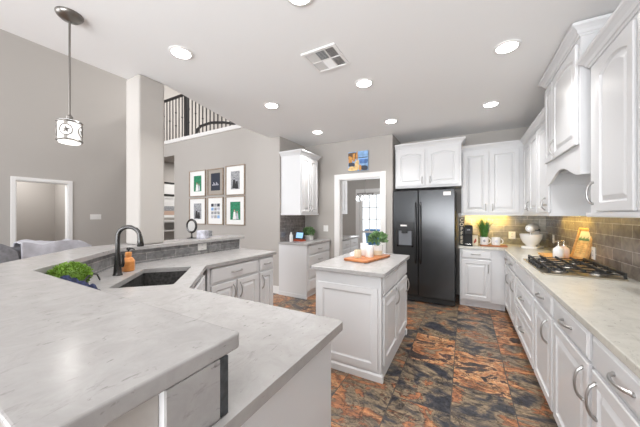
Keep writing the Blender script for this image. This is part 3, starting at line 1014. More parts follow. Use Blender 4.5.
# ------------------------------------------------------------------ faucet and sink side things
r = thing('kitchen_faucet', 'tall dark gooseneck faucet behind the corner sink', 'faucet', (-2.385, 1.03, 0.914))
MB().lathe([(0.033, 0), (0.033, 0.006), (0.029, 0.012), (0.026, 0.05), (0.022, 0.10), (0.0185, 0.15), (0.0172, 0.17)], n=20).build('body', M['bronze'], r, smooth=True)
ux, uy = 0.77, 0.64
pts = [(0, 0, 0.16), (0, 0, 0.28)]
R_ = 0.078
for k in range(1, 13):
    a = PI * k / 12 * 0.97
    pts.append((ux * (R_ - R_ * math.cos(a)), uy * (R_ - R_ * math.cos(a)), 0.30 + R_ * math.sin(a)))
MB().tube(pts, 0.0155, 14).build('spout', M['bronze'], r, smooth=True)
e = pts[-1]
MB().tube([e, (e[0] + 0.002, e[1] + 0.002, e[2] - 0.03), (e[0] + 0.004, e[1] + 0.004, e[2] - 0.075), (e[0] + 0.004, e[1] + 0.004, e[2] - 0.085)], [0.0175, 0.0195, 0.024, 0.021], 16).build('spray_head', M['bronze'], r, smooth=True)
m = MB()
m.cyl((0, 0, 0.062), (0.030, 0.018, 0.075), 0.011, 12)
m.tube([(0.030, 0.018, 0.065), (0.036, 0.022, 0.09), (0.037, 0.023, 0.13), (0.034, 0.021, 0.165)], [0.010, 0.011, 0.007, 0.008], 10)
m.build('lever', M['bronze'], r, smooth=True)

r = thing('soap_bottle', 'orange faceted soap pump bottle beside the faucet', 'soap bottle', (-2.48, 1.15, 0.9143), 0.5)
r.scale = (1.12, 1.12, 1.12)
MB().lathe([(0.036, 0), (0.041, 0.006), (0.042, 0.075), (0.030, 0.098), (0.018, 0.105), (0.018, 0.112)], n=8).build('bottle', M['amber'], r, bevel=0.003)
MB().lathe([(0.021, 0.112), (0.021, 0.140), (0.017, 0.143)], n=12).build('collar', M['amber'], r)
m = MB().cyl((0, 0, 0.143), (0, 0, 0.165), 0.006, 10)
m.lathe([(0.013, 0.160), (0.014, 0.172), (0.010, 0.176)], n=12)
m.tube([(0, 0, 0.168), (0.02, 0.01, 0.168), (0.035, 0.017, 0.160)], 0.005, 8)
m.build('pump', M['black'], r, smooth=True)


def leaf_ball(m, c, rad, n, size, squash=1.0, up=0.0, lo=-0.9):
    for k in range(n):
        z = random.uniform(lo, 1)
        a = random.uniform(0, 2 * PI)
        rr = math.sqrt(max(0, 1 - z * z))
        d_ = Vector((rr * math.cos(a), rr * math.sin(a), z))
        q = rad * random.uniform(0.72, 1.02)
        p_ = Vector(c) + Vector((d_.x * q, d_.y * q, d_.z * q * squash))
        d_ = (d_ + Vector((random.uniform(-.6, .6), random.uniform(-.6, .6), random.uniform(-.4, .6) + up))).normalized()
        t_ = d_.cross(Vector((random.uniform(-1, 1), random.uniform(-1, 1), random.uniform(-1, 1)))).normalized()
        nn_ = d_.cross(t_)
        s_ = size * random.uniform(0.7, 1.2)
        tip = p_ + d_ * s_
        mid = p_ + d_ * s_ * 0.5
        m.add([tuple(p_), tuple(mid + t_ * s_ * 0.33 + nn_ * s_ * 0.08), tuple(tip), tuple(mid - t_ * s_ * 0.33 + nn_ * s_ * 0.08), tuple(mid - nn_ * s_ * 0.05)],
              [(0, 1, 4), (1, 2, 4), (2, 3, 4), (3, 0, 4)])


r = thing('boxwood_plant', 'round bright green boxwood plant on the counter behind the raised bar', 'plant', (-2.105, 0.655, 0.9143))
MB().lathe([(0.055, 0), (0.075, 0.05), (0.078, 0.06), (0.07, 0.062), (0.02, 0.055)], n=20).build('pot', M['white'], r, smooth=True)
m = MB()
m.sphere((0, 0, 0.105), 0.085, 18, 12, 1, 1, 0.7)
leaf_ball(m, (0, 0, 0.105), 0.102, 2000, 0.0145, 0.72)
m.build('foliage', M['leaf'], r, recalc=False)

r = thing('dish_cloth_caddy', 'scrolled black wire caddy holding a blue patterned cloth by the sink', 'caddy', (-1.84, 0.605, 0.9145), 0.08)
r.scale = (1.0, 1.0, 1.2)
m = MB()
for y in (-0.035, 0.035):
    m.tube([(-0.13, y, 0.004), (0.13, y, 0.004)], 0.004, 8)
    m.tube([(-0.13, y, 0.055), (0.13, y, 0.055)], 0.004, 8)
for x in (-0.13, 0, 0.13):
    m.tube([(x, -0.035, 0.055), (x, -0.035, 0.004), (x, 0.035, 0.004), (x, 0.035, 0.055)], 0.004, 8)
for y in (-0.02, 0.02):
    sp_ = []
    for k in range(22):
        a = k / 21 * 3.6 * PI
        q = 0.035 * (1 - k / 26)
        sp_.append((0.165 - q * math.cos(a), y, 0.035 + q * math.sin(a)))
    m.tube(sp_, 0.0045, 8)
m.tube([(-0.04, 0.035, 0.055), (-0.10, 0.075, 0.072), (-0.18, 0.13, 0.080), (-0.28, 0.20, 0.074), (-0.38, 0.27, 0.05), (-0.45, 0.32, 0.004)], 0.0045, 8)
m.build('wire_frame', M['blackmatte'], r, smooth=True)
m = MB()
vs, fs = [], []
nx, ny = 26, 10
for i in range(nx + 1):
    for j in range(ny + 1):
        x = -0.15 + 0.30 * i / nx
        a = PI * j / ny
        wob = 0.009 * math.sin(i * 1.7 + j) + 0.007 * math.sin(i * 0.9)
        vs.append((x, -0.05 * math.cos(a) + 0.004 * math.sin(i * 2.2), 0.015 + 0.085 * math.sin(a) * (1 - 0.25 * (i / nx)) + wob))
for i in range(nx):
    for j in range(ny):
        a = i * (ny + 1) + j
        fs.append((a, a + 1, a + ny + 2, a + ny + 1))
m.add(vs, fs)
o = m.build('cloth', M['bluecloth'], r, smooth=True)
sd = o.modifiers.new('thick', 'SOLIDIFY')
sd.thickness = 0.008

# ------------------------------------------------------------------ on the bar by the gallery wall
r = thing('makeup_mirror', 'round tabletop mirror on a dark stand on the bar ledge', 'mirror', (-3.02, 2.11, 1.0905), 0.10)
MB().lathe([(0.055, 0), (0.055, 0.006), (0.012, 0.014), (0.008, 0.05), (0.008, 0.075)], n=20).build('stand', M['bronze'], r, smooth=True)
m = MB()
m.T = Matrix.Translation((0, 0, 0.155)) @ Matrix.Rotation(PI / 2, 4, 'X')
m.tube([(0.078 * math.cos(a), 0.078 * math.sin(a), 0) for a in [2 * PI * k / 32 for k in range(33)]], 0.014, 8)
m.build('rim', M['bronze'], r, smooth=True)
m = MB()
m.T = Matrix.Translation((0, 0, 0.155)) @ Matrix.Rotation(PI / 2, 4, 'X')
m.lathe([(0.074, -0.004), (0.074, 0.004)], n=32)
m.build('mirror_glass', M['mirror'], r)
r = thing('tissue_box', 'small white cube box in front of the round mirror', 'box', (-2.91, 2.185, 1.0905), 0.45)
MB().box(-0.052, 0.052, -0.052, 0.052, 0, 0.10).build('box', M['plilac'], r, bevel=0.004)
MB().lathe([(0.03, 0.1), (0.03, 0.1015)], n=20, sx=1.2).build('slot', M['paper'], r)
r = MB().lathe([(0.028, 0), (0.033, 0.085), (0.030, 0.085), (0.026, 0.006)], n=20).build('cup', M['pgrey'], smooth=True)
r.location = (-2.96, 2.33, 1.09)
tag(r, 'small grey cup standing beyond the white box on the ledge', 'cup')


def plate(name, label, loc, rz, kind, wd=0.075, ht=0.118):
    """a wall plate lying on a wall; the root faces -y"""
    r = thing(name, label, 'outlet' if kind == 'outlet' else 'light switch', loc, rz)
    MB().box(-wd / 2, wd / 2, -0.006, 0, -ht / 2, ht / 2).build('cover_plate', M['plastic'], r, bevel=0.002)
    if kind == 'outlet':
        for z in (-0.022, 0.022):
            o = MB().prism(rounded([(-0.017, -0.014), (0.017, -0.014), (0.017, 0.014), (-0.017, 0.014)], {0: .006, 1: .006, 2: .006, 3: .006}), 0, 0.002)
            o.v = [(x, -0.006 - q, z + y) for x, y, q in o.v]
            s_ = o.build('socket', M['trim'], r)
            MB().box(-0.008, -0.005, -0.0085, -0.008, z - 0.006, z + 0.006).box(0.005, 0.008, -0.0085, -0.008, z - 0.006, z + 0.006).build('slot', M['slot'], s_)
    else:
        k = max(1, round(wd / 0.05) - 1)
        for i in range(k):
            x = (i - (k - 1) / 2) * 0.046
            MB().box(x - 0.016, x + 0.016, -0.009, -0.006, -0.033, 0.033).build('rocker', M['trim'], r, bevel=0.001)
    return r


plate('light_switch', 'wide white switch plate on the living room wall beside the cased doorway', (LX, 2.80, 1.335), PI / 2, 'switch', 0.21, 0.12)
plate('wall_outlet', 'white outlet on the grey bar tile below the mirror ledge', (-2.779, 2.08, 1.0), PI / 2, 'outlet', 0.118, 0.078)
plate('wall_outlet', 'white outlet on the back wall tile beside the stand mixer', (0.655, BY - 0.0125, 1.06), 0, 'outlet', 0.09, 0.118)
plate('wall_outlet', 'white outlet on the range wall tile near the far corner', (RX - 0.0125, 4.76, 1.05), -PI / 2, 'outlet')
plate('wall_outlet', 'white outlet on the tile beside the framed wooden board', (RX - 0.0125, 3.46, 1.02), -PI / 2, 'outlet')
plate('light_switch', 'white switch plate on the wall between the desk and the doorway', (-2.36, 4.499, 1.12), 0, 'switch', 0.10, 0.118)

# ------------------------------------------------------------------ gallery of framed pictures


def ring_prism(x0, x1, z0, z1, wd, y0, y1):
    m = MB()
    m.box(x0, x1, y0, y1, z1 - wd, z1).box(x0, x1, y0, y1, z0, z0 + wd).box(x0, x0 + wd, y0, y1, z0 + wd, z1 - wd).box(x1 - wd, x1, y0, y1, z0 + wd, z1 - wd)
    return m


def disc(m, x, z, rx, rz, y, n=14):
    vs = [(x + rx * math.cos(2 * PI * k / n), y, z + rz * math.sin(2 * PI * k / n)) for k in range(n)]
    vs2 = [(a, y + 0.0008, b_) for a, _, b_ in vs]
    m.add(vs + vs2, [tuple(range(n)), tuple(range(n, 2 * n))[::-1]] + [(i, (i + 1) % n, (i + 1) % n + n, i + n) for i in range(n)])


def person_print(m, x, z, s, dress, skin, hair):
    m.cur = dress
    m.add([(x - .20 * s, -0.0095, z - .5 * s), (x + .20 * s, -0.0095, z - .5 * s), (x + .10 * s, -0.0095, z + .14 * s), (x - .10 * s, -0.0095, z + .14 * s)], [(0, 1, 2, 3)])
    m.cur = hair
    disc(m, x, z + .235 * s, .085 * s, .11 * s, -0.0100)
    m.cur = skin
    disc(m, x, z + .22 * s, .06 * s, .08 * s, -0.0104)
    m.cur = 0


def picture(label, x0, x1, z0, z1, style, wallY=3.67, fmat='framewood', fw=0.017):
    cx, cz = (x0 + x1) / 2, (z0 + z1) / 2
    r = thing('picture_frame', label, 'picture', (cx, wallY - 0.001, cz))
    hx, hz = (x1 - x0) / 2, (z1 - z0) / 2
    ring_prism(-hx, hx, -hz, hz, fw, -0.028, 0).build('frame', M[fmat], r, bevel=0.002)
    MB().box(-hx + fw, hx - fw, -0.008, -0.001, -hz + fw, hz - fw).build('mat_board', M['taupe' if style == 'dark' else 'paper'], r)
    m = MB()
    if style == 'collage':
        mats = [M['navy'], M['plilac'], M['pgrey'], M['plblue']]
        for i in range(3):
            for j in range(4):
                m.cur = (i * 2 + j * 3 + i * j) % 4
                sx, sz = hx * 0.36, hz * 0.26
                px, pz = (i - 1) * sx * 1.08, (1.5 - j) * sz * 1.08
                m.box(px - sx * 0.44, px + sx * 0.44, -0.010, -0.008, pz - sz * 0.42, pz + sz * 0.42)
        m.build('photo_print', mats, r)
        return r
    pw_, ph_ = (hx * 0.46, hz * 0.60)
    if style == 'dark':
        pw_, ph_ = hx * 0.58, hz * 0.66
    if style == 'green2':
        pw_, ph_ = hx * 0.52, hz * 0.62
    m.box(-pw_, pw_, -0.009, -0.008, -ph_, ph_)
    if style in ('green', 'green2'):
        mats = [M['green'], M['paper'], M['pskin'], M['pbrown'], M['plilac']]
        person_print(m, -0.15 * pw_, -ph_ * 0.28, ph_ * 1.35, 1, 2, 3)
        person_print(m, 0.38 * pw_, -ph_ * 0.38, ph_ * 1.1, 4, 2, 3)
    elif style == 'dark':
        mats = [M['navy'], M['plilac']]
        m.cur = 1
        for k in range(7):
            x = -pw_ * 0.65 + pw_ * 0.2 * k
            m.box(x, x + pw_ * 0.12, -0.0098, -0.009, -ph_ * 0.35, -ph_ * (0.28 - 0.12 * ((k * 5) % 3)))
        m.box(-pw_ * 0.7, pw_ * 0.7, -0.0098, -0.009, -ph_ * 0.40, -ph_ * 0.36)
    else:
        mats = [M['pgrey'], M['pdark'], M['plilac'], M['pdark']]
        person_print(m, -0.25 * pw_, -ph_ * 0.15, ph_ * 1.5, 1, 2, 3)
        person_print(m, 0.35 * pw_, -ph_ * 0.30, ph_ * 1.3, 1, 2, 3)
    m.build('photo_print', mats, r)
    return r


PIC = [
    ('framed print of two people on green, upper row beside the dark print', -5.31, -4.77, 1.775, 2.335, 'green'),
    ('framed dark navy print with pale script in a taupe mat', -4.71, -4.24, 1.79, 2.33, 'dark'),
    ('framed grey photograph of two figures, upper row past the dark print', -4.17, -3.65, 1.765, 2.35, 'bw'),
    ('framed dark photograph directly behind the round mirror', -5.31, -4.77, 1.18, 1.74, 'bw'),
    ('framed collage of small photographs under the navy print', -4.71, -4.24, 1.18, 1.745, 'collage'),
    ('framed green photograph in the lower row beside the collage', -4.17, -3.65, 1.18, 1.745, 'green2'),
]
for a in PIC:
    picture(*a)
# small canvas over the doorway
r = thing('canvas_painting', 'small abstract canvas of orange and blue over the doorway', 'painting', (-1.69, 4.499, 2.355), 0)
r.scale = (1.10, 1.0, 1.05)
MB().box(-0.17, 0.17, -0.035, 0, -0.165, 0.165).build('canvas', M['plblue'], r, bevel=0.003)
m = MB()
PAT = [(-.17, -.02, .02, .165, 0), (-.17, -.10, -.05, .10, 1), (-.17, -.05, -.09, -.02, 2), (-.17, -.03, -.165, -.09, 3), (-.09, -.045, .0, .13, 4),
       (-.05, .02, -.165, .02, 3), (.0, .17, .045, .06, 2), (.02, .17, -.055, .03, 5), (.05, .17, -.165, -.085, 2), (.02, .06, -.165, -.07, 1), (-.03, .0, .02, .165, 4)]
for k, (a, b_, c_, d_, i) in enumerate(PAT):
    m.cur = i
    m.T = Matrix.Identity(4)
    y = -0.0352 - 0.0003 * k
    cx, cz, hx, hz = (a + b_) / 2, (c_ + d_) / 2, (b_ - a) / 2, (d_ - c_) / 2
    n_ = 12
    m.add([(max(-.17, min(.17, cx + hx * (1 + .12 * math.sin(3 * q + k)) * math.copysign(abs(math.cos(q)) ** .6, math.cos(q)))), y,
            max(-.165, min(.165, cz + hz * (1 + .15 * math.cos(2 * q + k)) * math.copysign(abs(math.sin(q)) ** .6, math.sin(q))))) for q in [2 * PI * j / n_ for j in range(n_)]], [tuple(range(n_))])
m.build('paint', [M['pbrown'], M['porange'], M['navy'], M['pyellow'], M['porange'], M['pblue']], r)

# ------------------------------------------------------------------ desk counter things
r = thing('smart_display', 'black tilted smart display with a blue screen on the desk counter', 'display', (-2.62, 3.96, 0.9145), -0.25)
r.scale = (0.82, 0.82, 0.82)
sc_ = MB()
sc_.T = Matrix.Translation((0, 0, 0.045)) @ Matrix.Rotation(-0.25, 4, 'X')
sc_.box(-0.12, 0.12, -0.012, 0.012, 0.0, 0.15)
b_ = sc_.build('body', M['black'], r, bevel=0.004)
sc_ = MB()
sc_.T = Matrix.Translation((0, 0, 0.045)) @ Matrix.Rotation(-0.25, 4, 'X')
sc_.box(-0.108, 0.108, -0.0135, -0.012, 0.014, 0.138)
sc_.build('screen', M['screen'], b_)
MB().prism([(-0.07, 0.0), (0.07, 0.0), (0.05, 0.06), (-0.05, 0.06)], 0.041, 0.06).build('foot', M['blackmatte'], r)
r = MB().box(-0.12, 0.12, -0.08, 0.08, 0, 0.04).build('red_book', M['red'], bevel=0.002)
r.location, r.rotation_euler = (-2.62, 3.97, 0.9143), (0, 0, -0.25)
r.scale = (0.8, 0.8, 0.7)
tag(r, 'dark red book lying under the smart display', 'book')
r = thing('spray_bottle', 'small white bottle beside the smart display on the desk', 'bottle', (-2.69, 3.81, 0.9143))
MB().lathe([(0.03, 0), (0.032, 0.01), (0.032, 0.11), (0.015, 0.13)], n=18).build('bottle', M['white'], r, smooth=True)
MB().lathe([(0.016, 0.13), (0.016, 0.16), (0.012, 0.163)], n=14).build('cap', M['plastic'], r, smooth=True)
r = thing('potted_plant', 'little leafy plant in a square white pot on the desk counter', 'plant', (-2.56, 4.20, 0.9143))
MB().prism([(-0.06, -0.06), (0.06, -0.06), (0.06, 0.06), (-0.06, 0.06)], 0, 0.10).build('pot', M['white'], r, bevel=0.006)
m = MB()
m.sphere((0, 0, 0.15), 0.06, 12, 8)
leaf_ball(m, (0, 0, 0.155), 0.095, 300, 0.04, 0.75)
m.build('foliage', M['leaf2'], r, recalc=False)

# ------------------------------------------------------------------ island top things
r = thing('serving_board', 'rectangular wooden serving board on the island', 'board', (-0.915, 2.72, 0.9143), -0.20)
MB().prism(rounded([(-0.14, -0.275), (0.14, -0.275), (0.14, 0.275), (-0.14, 0.275)], {0: 0.04, 1: 0.04, 2: 0.04, 3: 0.04}), 0.004, 0.024).build('board', M['board'], r, bevel=0.004)
m = MB()
for x in (-0.11, 0.11):
    for y in (-0.25, 0.25):
        m.lathe([(0.012, 0), (0.012, 0.006)], (x, y, 0), 12)
m.build('foot', M['blackmatte'], r)
TZ = 0.9385


def jar(label, x, y, h, rad, mtl, name='candle_jar'):
    r = thing(name, label, 'jar', (x, y, TZ))
    MB().lathe([(rad * 0.92, 0), (rad, 0.006), (rad, h - 0.004), (rad * 0.97, h), (rad * 0.90, h), (rad * 0.88, h - 0.02)], n=28).build('jar', mtl, r, smooth=True)
    MB().lathe([(rad * 0.87, h - 0.022), (rad * 0.80, h - 0.021), (0.01, h - 0.021)], n=24).build('wax', M['cream'], r, smooth=True)
    return r


jar('low cream candle jar on the near end of the wooden board', -0.985, 2.60, 0.080, 0.038, M['cream'])
jar('tall white jar standing forward of the other on the wooden board', -0.895, 2.70, 0.120, 0.046, M['white'])
jar('tall white jar set back behind the other on the wooden board', -0.98, 2.79, 0.130, 0.044, M['white'])
r = thing('potted_plant', 'leafy green plant in a tan pot on the island board', 'plant', (-0.86, 2.90, TZ))
MB().lathe([(0.05, 0), (0.052, 0.05)], n=24).build('wood_base', M['cream'], r, smooth=True)
MB().lathe([(0.053, 0.05), (0.055, 0.105), (0.050, 0.105), (0.048, 0.09)], n=24).build('pot', M['white'], r, smooth=True)
m = MB()
for k in range(30):
    a = random.uniform(0, 2 * PI)
    q = random.uniform(0.02, 0.10)
    m.tube([(0, 0, 0.09), (q * 0.5 * math.cos(a), q * 0.5 * math.sin(a), 0.15), (q * 0.8 * math.cos(a), q * 0.8 * math.sin(a), random.uniform(0.15, 0.21))], 0.0018, 5)
leaf_ball(m, (0, 0, 0.175), 0.085, 300, 0.045, 0.68, 0.3, -0.5)
m.build('foliage', M['leaf2'], r, recalc=False)

# ------------------------------------------------------------------ coffee corner by the refrigerator
r = thing('coffee_sign', 'tall narrow wooden sign with white letters behind the coffee maker', 'sign', (-0.045, 4.62, 0.9143), 0.0)
m = MB()
m.T = Matrix.Rotation(-0.03, 4, 'X')
m.box(-0.036, 0.036, -0.009, 0.009, 0.001, 0.43)
m.build('board', M['blackmatte'], r, bevel=0.002)
fc = bpy.data.curves.new('lettering', 'FONT')
fc.body = '\n'.join('COFFEE')
fc.size, fc.align_x, fc.extrude, fc.offset, fc.space_line = 0.072, 'CENTER', 0.001, 0.0015, 0.94
o = bpy.data.objects.new('lettering', fc)
C.objects.link(o)
bpy.context.view_layer.update()
me = bpy.data.meshes.new_from_object(o.evaluated_get(bpy.context.evaluated_depsgraph_get()))
bpy.data.objects.remove(o)
o = bpy.data.objects.new('lettering', me)
C.objects.link(o)
me.materials.clear()
me.materials.append(M['cream'])
o.parent = r
o.location = (0, -0.0105 + 0.03 * 0.365, 0.365)
o.rotation_euler = (PI / 2 - 0.03, 0, 0)
r = thing('coffee_maker', 'slim black pod coffee maker at the end of the back counter', 'coffee maker', (0.045, 4.60, 0.9143))
MB().box(-0.055, 0.055, -0.10, 0.12, 0, 0.03).build('base', M['blackmatte'], r, bevel=0.006)
MB().box(-0.055, 0.055, 0.02, 0.12, 0.03, 0.29).build('tank', M['blackmatte'], r, bevel=0.008)
MB().box(-0.055, 0.055, -0.10, 0.02, 0.17, 0.28).build('brew_head', M['blackmatte'], r, bevel=0.012, seg=3)
MB().box(-0.05, 0.05, -0.09, 0.11, 0.29, 0.315).build('lid', M['blackmatte'], r, bevel=0.006)
MB().box(-0.035, 0.035, -0.085, 0.0, 0.03, 0.036).build('drip_tray', M['steel'], r)
MB().box(-0.02, 0.02, -0.102, -0.10, 0.24, 0.252).build('badge_panel', M['pgrey'], r)
r = thing('treat_bag', 'cream paper bag with a dark red mark beside the coffee maker', 'bag', (0.135, 4.70, 0.9143))
m = MB()
m.rings([[(-.04, -.03, 0), (.04, -.03, 0), (.04, .03, 0), (-.04, .03, 0)], [(-.042, -.032, .08), (.042, -.032, .08), (.042, .032, .08), (-.042, .032, .08)], [(-.038, -.006, .155), (.038, -.006, .155), (.038, .006, .155), (-.038, .006, .155)]])
m.build('bag', M['cream'], r, bevel=0.003)
MB().prism([(-0.006, 0.03), (0.02, 0.07), (0.012, 0.115), (-0.006, 0.085), (-0.02, 0.05)], 0, 0.001).build('mark', M['red'], r)
o = r.children[-1]
o.rotation_euler = (PI / 2, 0, 0)
o.location = (0, -0.0325, 0)
r = MB().prism(rounded([(-0.17, -0.11), (0.17, -0.11), (0.17, 0.11), (-0.17, 0.11)], {0: 0.02, 1: 0.02, 2: 0.02, 3: 0.02}), 0, 0.02).build('cutting_board', M['board'], bevel=0.003)
r.location = (0.37, 4.72, 0.9143)
tag(r, 'orange wooden cutting board under the white mugs', 'cutting board')


def mug(label, x, y, mark, name='mug', cat='mug'):
    r = thing(name, label, cat, (x, y, 0.9345))
    MB().lathe([(0.050, 0), (0.055, 0.006), (0.057, 0.115), (0.052, 0.115), (0.050, 0.10)], n=28).build('cup', M['white'], r, smooth=True)
    m = MB()
    m.tube([(0.054 + 0.032 * math.sin(a), 0, 0.058 + 0.036 * math.cos(a)) for a in [PI * k / 10 for k in range(11)]], 0.007, 8)
    m.build('handle', M['white'], r, smooth=True)
    m = MB()
    disc(m, 0, 0.06, 0.016, 0.020, -0.0585)
    m.build('motif', M[mark], r)
    return r


mug('plain white mug beside the one with the plant', 0.405, 4.69, 'plilac')
r = mug('spiky green plant growing in a white mug on the orange board', 0.255, 4.69, 'pgrey', 'potted_plant', 'plant')
m = MB()
for k in range(85):
    a = random.uniform(0, 2 * PI)
    sp_ = random.uniform(0.02, 0.15)
    h = random.uniform(0.20, 0.36) - sp_ * 0.35
    d_ = Vector((math.cos(a), math.sin(a), 0))
    t_ = Vector((-math.sin(a), math.cos(a), 0)) * 0.008
    b0 = d_ * random.uniform(0, 0.035) + Vector((0, 0, 0.095))
    p1 = b0 + d_ * sp_ * 0.35 + Vector((0, 0, h * 0.6))
    p2 = b0 + d_ * sp_ + Vector((0, 0, h))
    m.add([tuple(b0 - t_), tuple(b0 + t_), tuple(p1 + t_), tuple(p1 - t_), tuple(p2)], [(0, 1, 2, 3), (3, 2, 4)])
m.build('leaves', M['blade'], r, recalc=False)

r = thing('stand_mixer', 'white stand mixer with a wide white bowl in the corner', 'mixer', (0.84, 4.73, 0.9143), -0.45)
MB().prism(rounded([(-0.10, -0.17), (0.10, -0.17), (0.10, 0.16), (-0.10, 0.16)], {0: 0.07, 1: 0.07, 2: 0.05, 3: 0.05}), 0, 0.03).build('base', M['white'], r, bevel=0.006)
MB().lathe([(0.055, 0.03), (0.060, 0.045), (0.095, 0.08), (0.122, 0.14), (0.132, 0.20), (0.128, 0.20), (0.117, 0.14), (0.09, 0.088), (0.02, 0.06)], (0, -0.06, 0), 32).build('bowl', M['white'], r, smooth=True)
m = MB()
m.tube([(0, 0.115, 0.03), (0, 0.125, 0.12), (0, 0.12, 0.22), (0, 0.10, 0.26)], [0.05, 0.042, 0.045, 0.055], 16)
m.build('column', M['white'], r, smooth=True)
m = MB()
m.tube([(0, 0.15, 0.275), (0, 0.12, 0.28), (0, 0.02, 0.285), (0, -0.09, 0.28), (0, -0.13, 0.275), (0, -0.145, 0.272)], [0.03, 0.055, 0.062, 0.058, 0.045, 0.02], 18)
h_ = m.build('motor_head', M['white'], r, smooth=True)
MB().cyl((0, -0.144, 0.272), (0, -0.152, 0.272), 0.022, 16).build('hub_cap', M['steel'], h_, smooth=True)
m = MB().cyl((0, -0.06, 0.24), (0, -0.06, 0.17), 0.013, 12)
m.sphere((0, -0.06, 0.13), 0.05, 12, 8, 1, 0.3, 1)
m.build('beater', M['steel'], r, smooth=True)
MB().cyl((0.055, 0.04, 0.262), (0.075, 0.04, 0.262), 0.010, 12).build('speed_knob', M['black'], r, smooth=True)
m = MB().tube([(0.062, 0.10, 0.25), (0.064, 0.0, 0.252), (0.058, -0.09, 0.258)], 0.006, 8)
m.build('trim_band', M['black'], r, smooth=True)

# ------------------------------------------------------------------ beyond the cooktop
r = MB().prism(rounded([(-0.15, -0.27), (0.15, -0.27), (0.15, 0.27), (-0.15, 0.27)], {0: 0.02, 1: 0.02, 2: 0.02, 3: 0.02}), 0, 0.018).build('cutting_board', M['bamboo'], bevel=0.003)
r.location = (0.92, 3.78, 0.9143)
tag(r, 'honey colored wooden board under the two white dispensers', 'cutting board')


def dispenser(label, x, y, mtl):
    r = thing('soap_dispenser', label, 'dispenser', (x, y, 0.9328))
    MB().lathe([(0.040, 0), (0.045, 0.008), (0.046, 0.085), (0.040, 0.105), (0.022, 0.118), (0.020, 0.128)], n=26).build('bottle', mtl, r, smooth=True)
    m = MB().cyl((0, 0, 0.127), (0, 0, 0.14), 0.017, 14)
    m.cyl((0, 0, 0.14), (0, 0, 0.175), 0.005, 10)
    m.lathe([(0.010, 0.172), (0.011, 0.184), (0.008, 0.187)], n=12)
    m.tube([(0, 0, 0.179), (-0.025, -0.015, 0.179), (-0.036, -0.02, 0.170)], 0.005, 8)
    m.build('pump', M['steel'], r, smooth=True)


dispenser('white pump dispenser nearer the counter front on the honey board', 0.85, 3.585, M['white'])
dispenser('blush pump dispenser next to the framed board', 0.912, 3.662, M['pink'])
r = thing('framed_board', 'wooden framed picture leaning on the tile behind the cooktop', 'picture', (1.0, 3.575, 0.9328), -1.24)
T_ = Matrix.Rotation(-0.27, 4, 'X')
m = ring_prism(-0.10, 0.10, 0.002, 0.33, 0.026, -0.012, 0.012)
m.v = [tuple(T_ @ Vector(p_)) for p_ in m.v]
m.build('frame', M['bamboo'], r, bevel=0.002)
m = MB()
m.box(-0.076, 0.076, -0.004, 0.008, 0.026, 0.306)
m.v = [tuple(T_ @ Vector(p_)) for p_ in m.v]
m.build('panel', M['pyellow'], r)
m = MB()
m.cur = 0
m.box(-0.068, 0.068, -0.006, -0.004, 0.20, 0.295)
m.cur = 1
for k in range(9):
    x = -0.056 + 0.014 * k
    q = 0.03 * (0.6 + 0.4 * math.sin(k * 2.1))
    m.add([(x - 0.013, -0.0065, 0.20), (x + 0.013, -0.0065, 0.20), (x, -0.0065, 0.20 + q + 0.02)], [(0, 1, 2)])
m.cur = 2
for k in range(6):
    z = 0.17 - 0.02 * k
    m.box(-0.06, 0.06 - 0.012 * ((k * 3) % 4), -0.0055, -0.004, z, z + 0.004)
m.v = [tuple(T_ @ Vector(p_)) for p_ in m.v]
m.build('printed_sheet', [M['cream'], M['leaf2'], M['porange']], r)

# ------------------------------------------------------------------ ceiling: recessed lights, vent, pendant
LT = [(-2.10, 1.37, 'recessed ceiling light above the sink end of the peninsula'),
      (-2.12, 2.58, 'recessed ceiling light nearest the loft railing and gallery pictures'),
      (-2.14, 3.78, 'recessed ceiling light beside the wall cabinet over the desk'),
      (-0.90, 1.36, 'recessed ceiling light cut by the top edge before the vent'),
      (-0.92, 2.61, 'recessed ceiling light just beyond the air vent over the island'),
      (-0.95, 3.86, 'recessed ceiling light in front of the doorway and refrigerator wall'),
      (0.30, 2.61, 'recessed ceiling light beside the crown of the tall hood cabinet'),
      (0.28, 3.87, 'recessed ceiling light above the aisle before the back wall cabinets')]
l0 = None
for x, y, lab in LT:
    if l0 is None:
        l0 = thing('recessed_light', lab, 'ceiling light', (x, y, CZ), 0, 'recessed ceiling lights')
        m = MB()
        m.lathe([(0.095, -0.001), (0.095, -0.006), (0.085, -0.010), (0.074, -0.010), (0.070, -0.003)], n=32)
        m.build('trim_ring', M['trim'], l0, smooth=True)
        MB().lathe([(0.072, -0.004), (0.070, -0.0112), (0.02, -0.0125)], n=32).build('lens', M['lamp'], l0, smooth=True)
    else:
        dup(l0, (x, y, CZ), 0, lab)
    ld = bpy.data.lights.new('recessed_lamp', 'AREA')
    ld.shape, ld.size, ld.energy, ld.color, ld.spread = 'DISK', 0.14, 4.7, (1, 0.985, 0.965), math.radians(105)
    lo = bpy.data.objects.new('recessed_lamp', ld)
    C.objects.link(lo)
    lo.location = (x, y, CZ - 0.02)
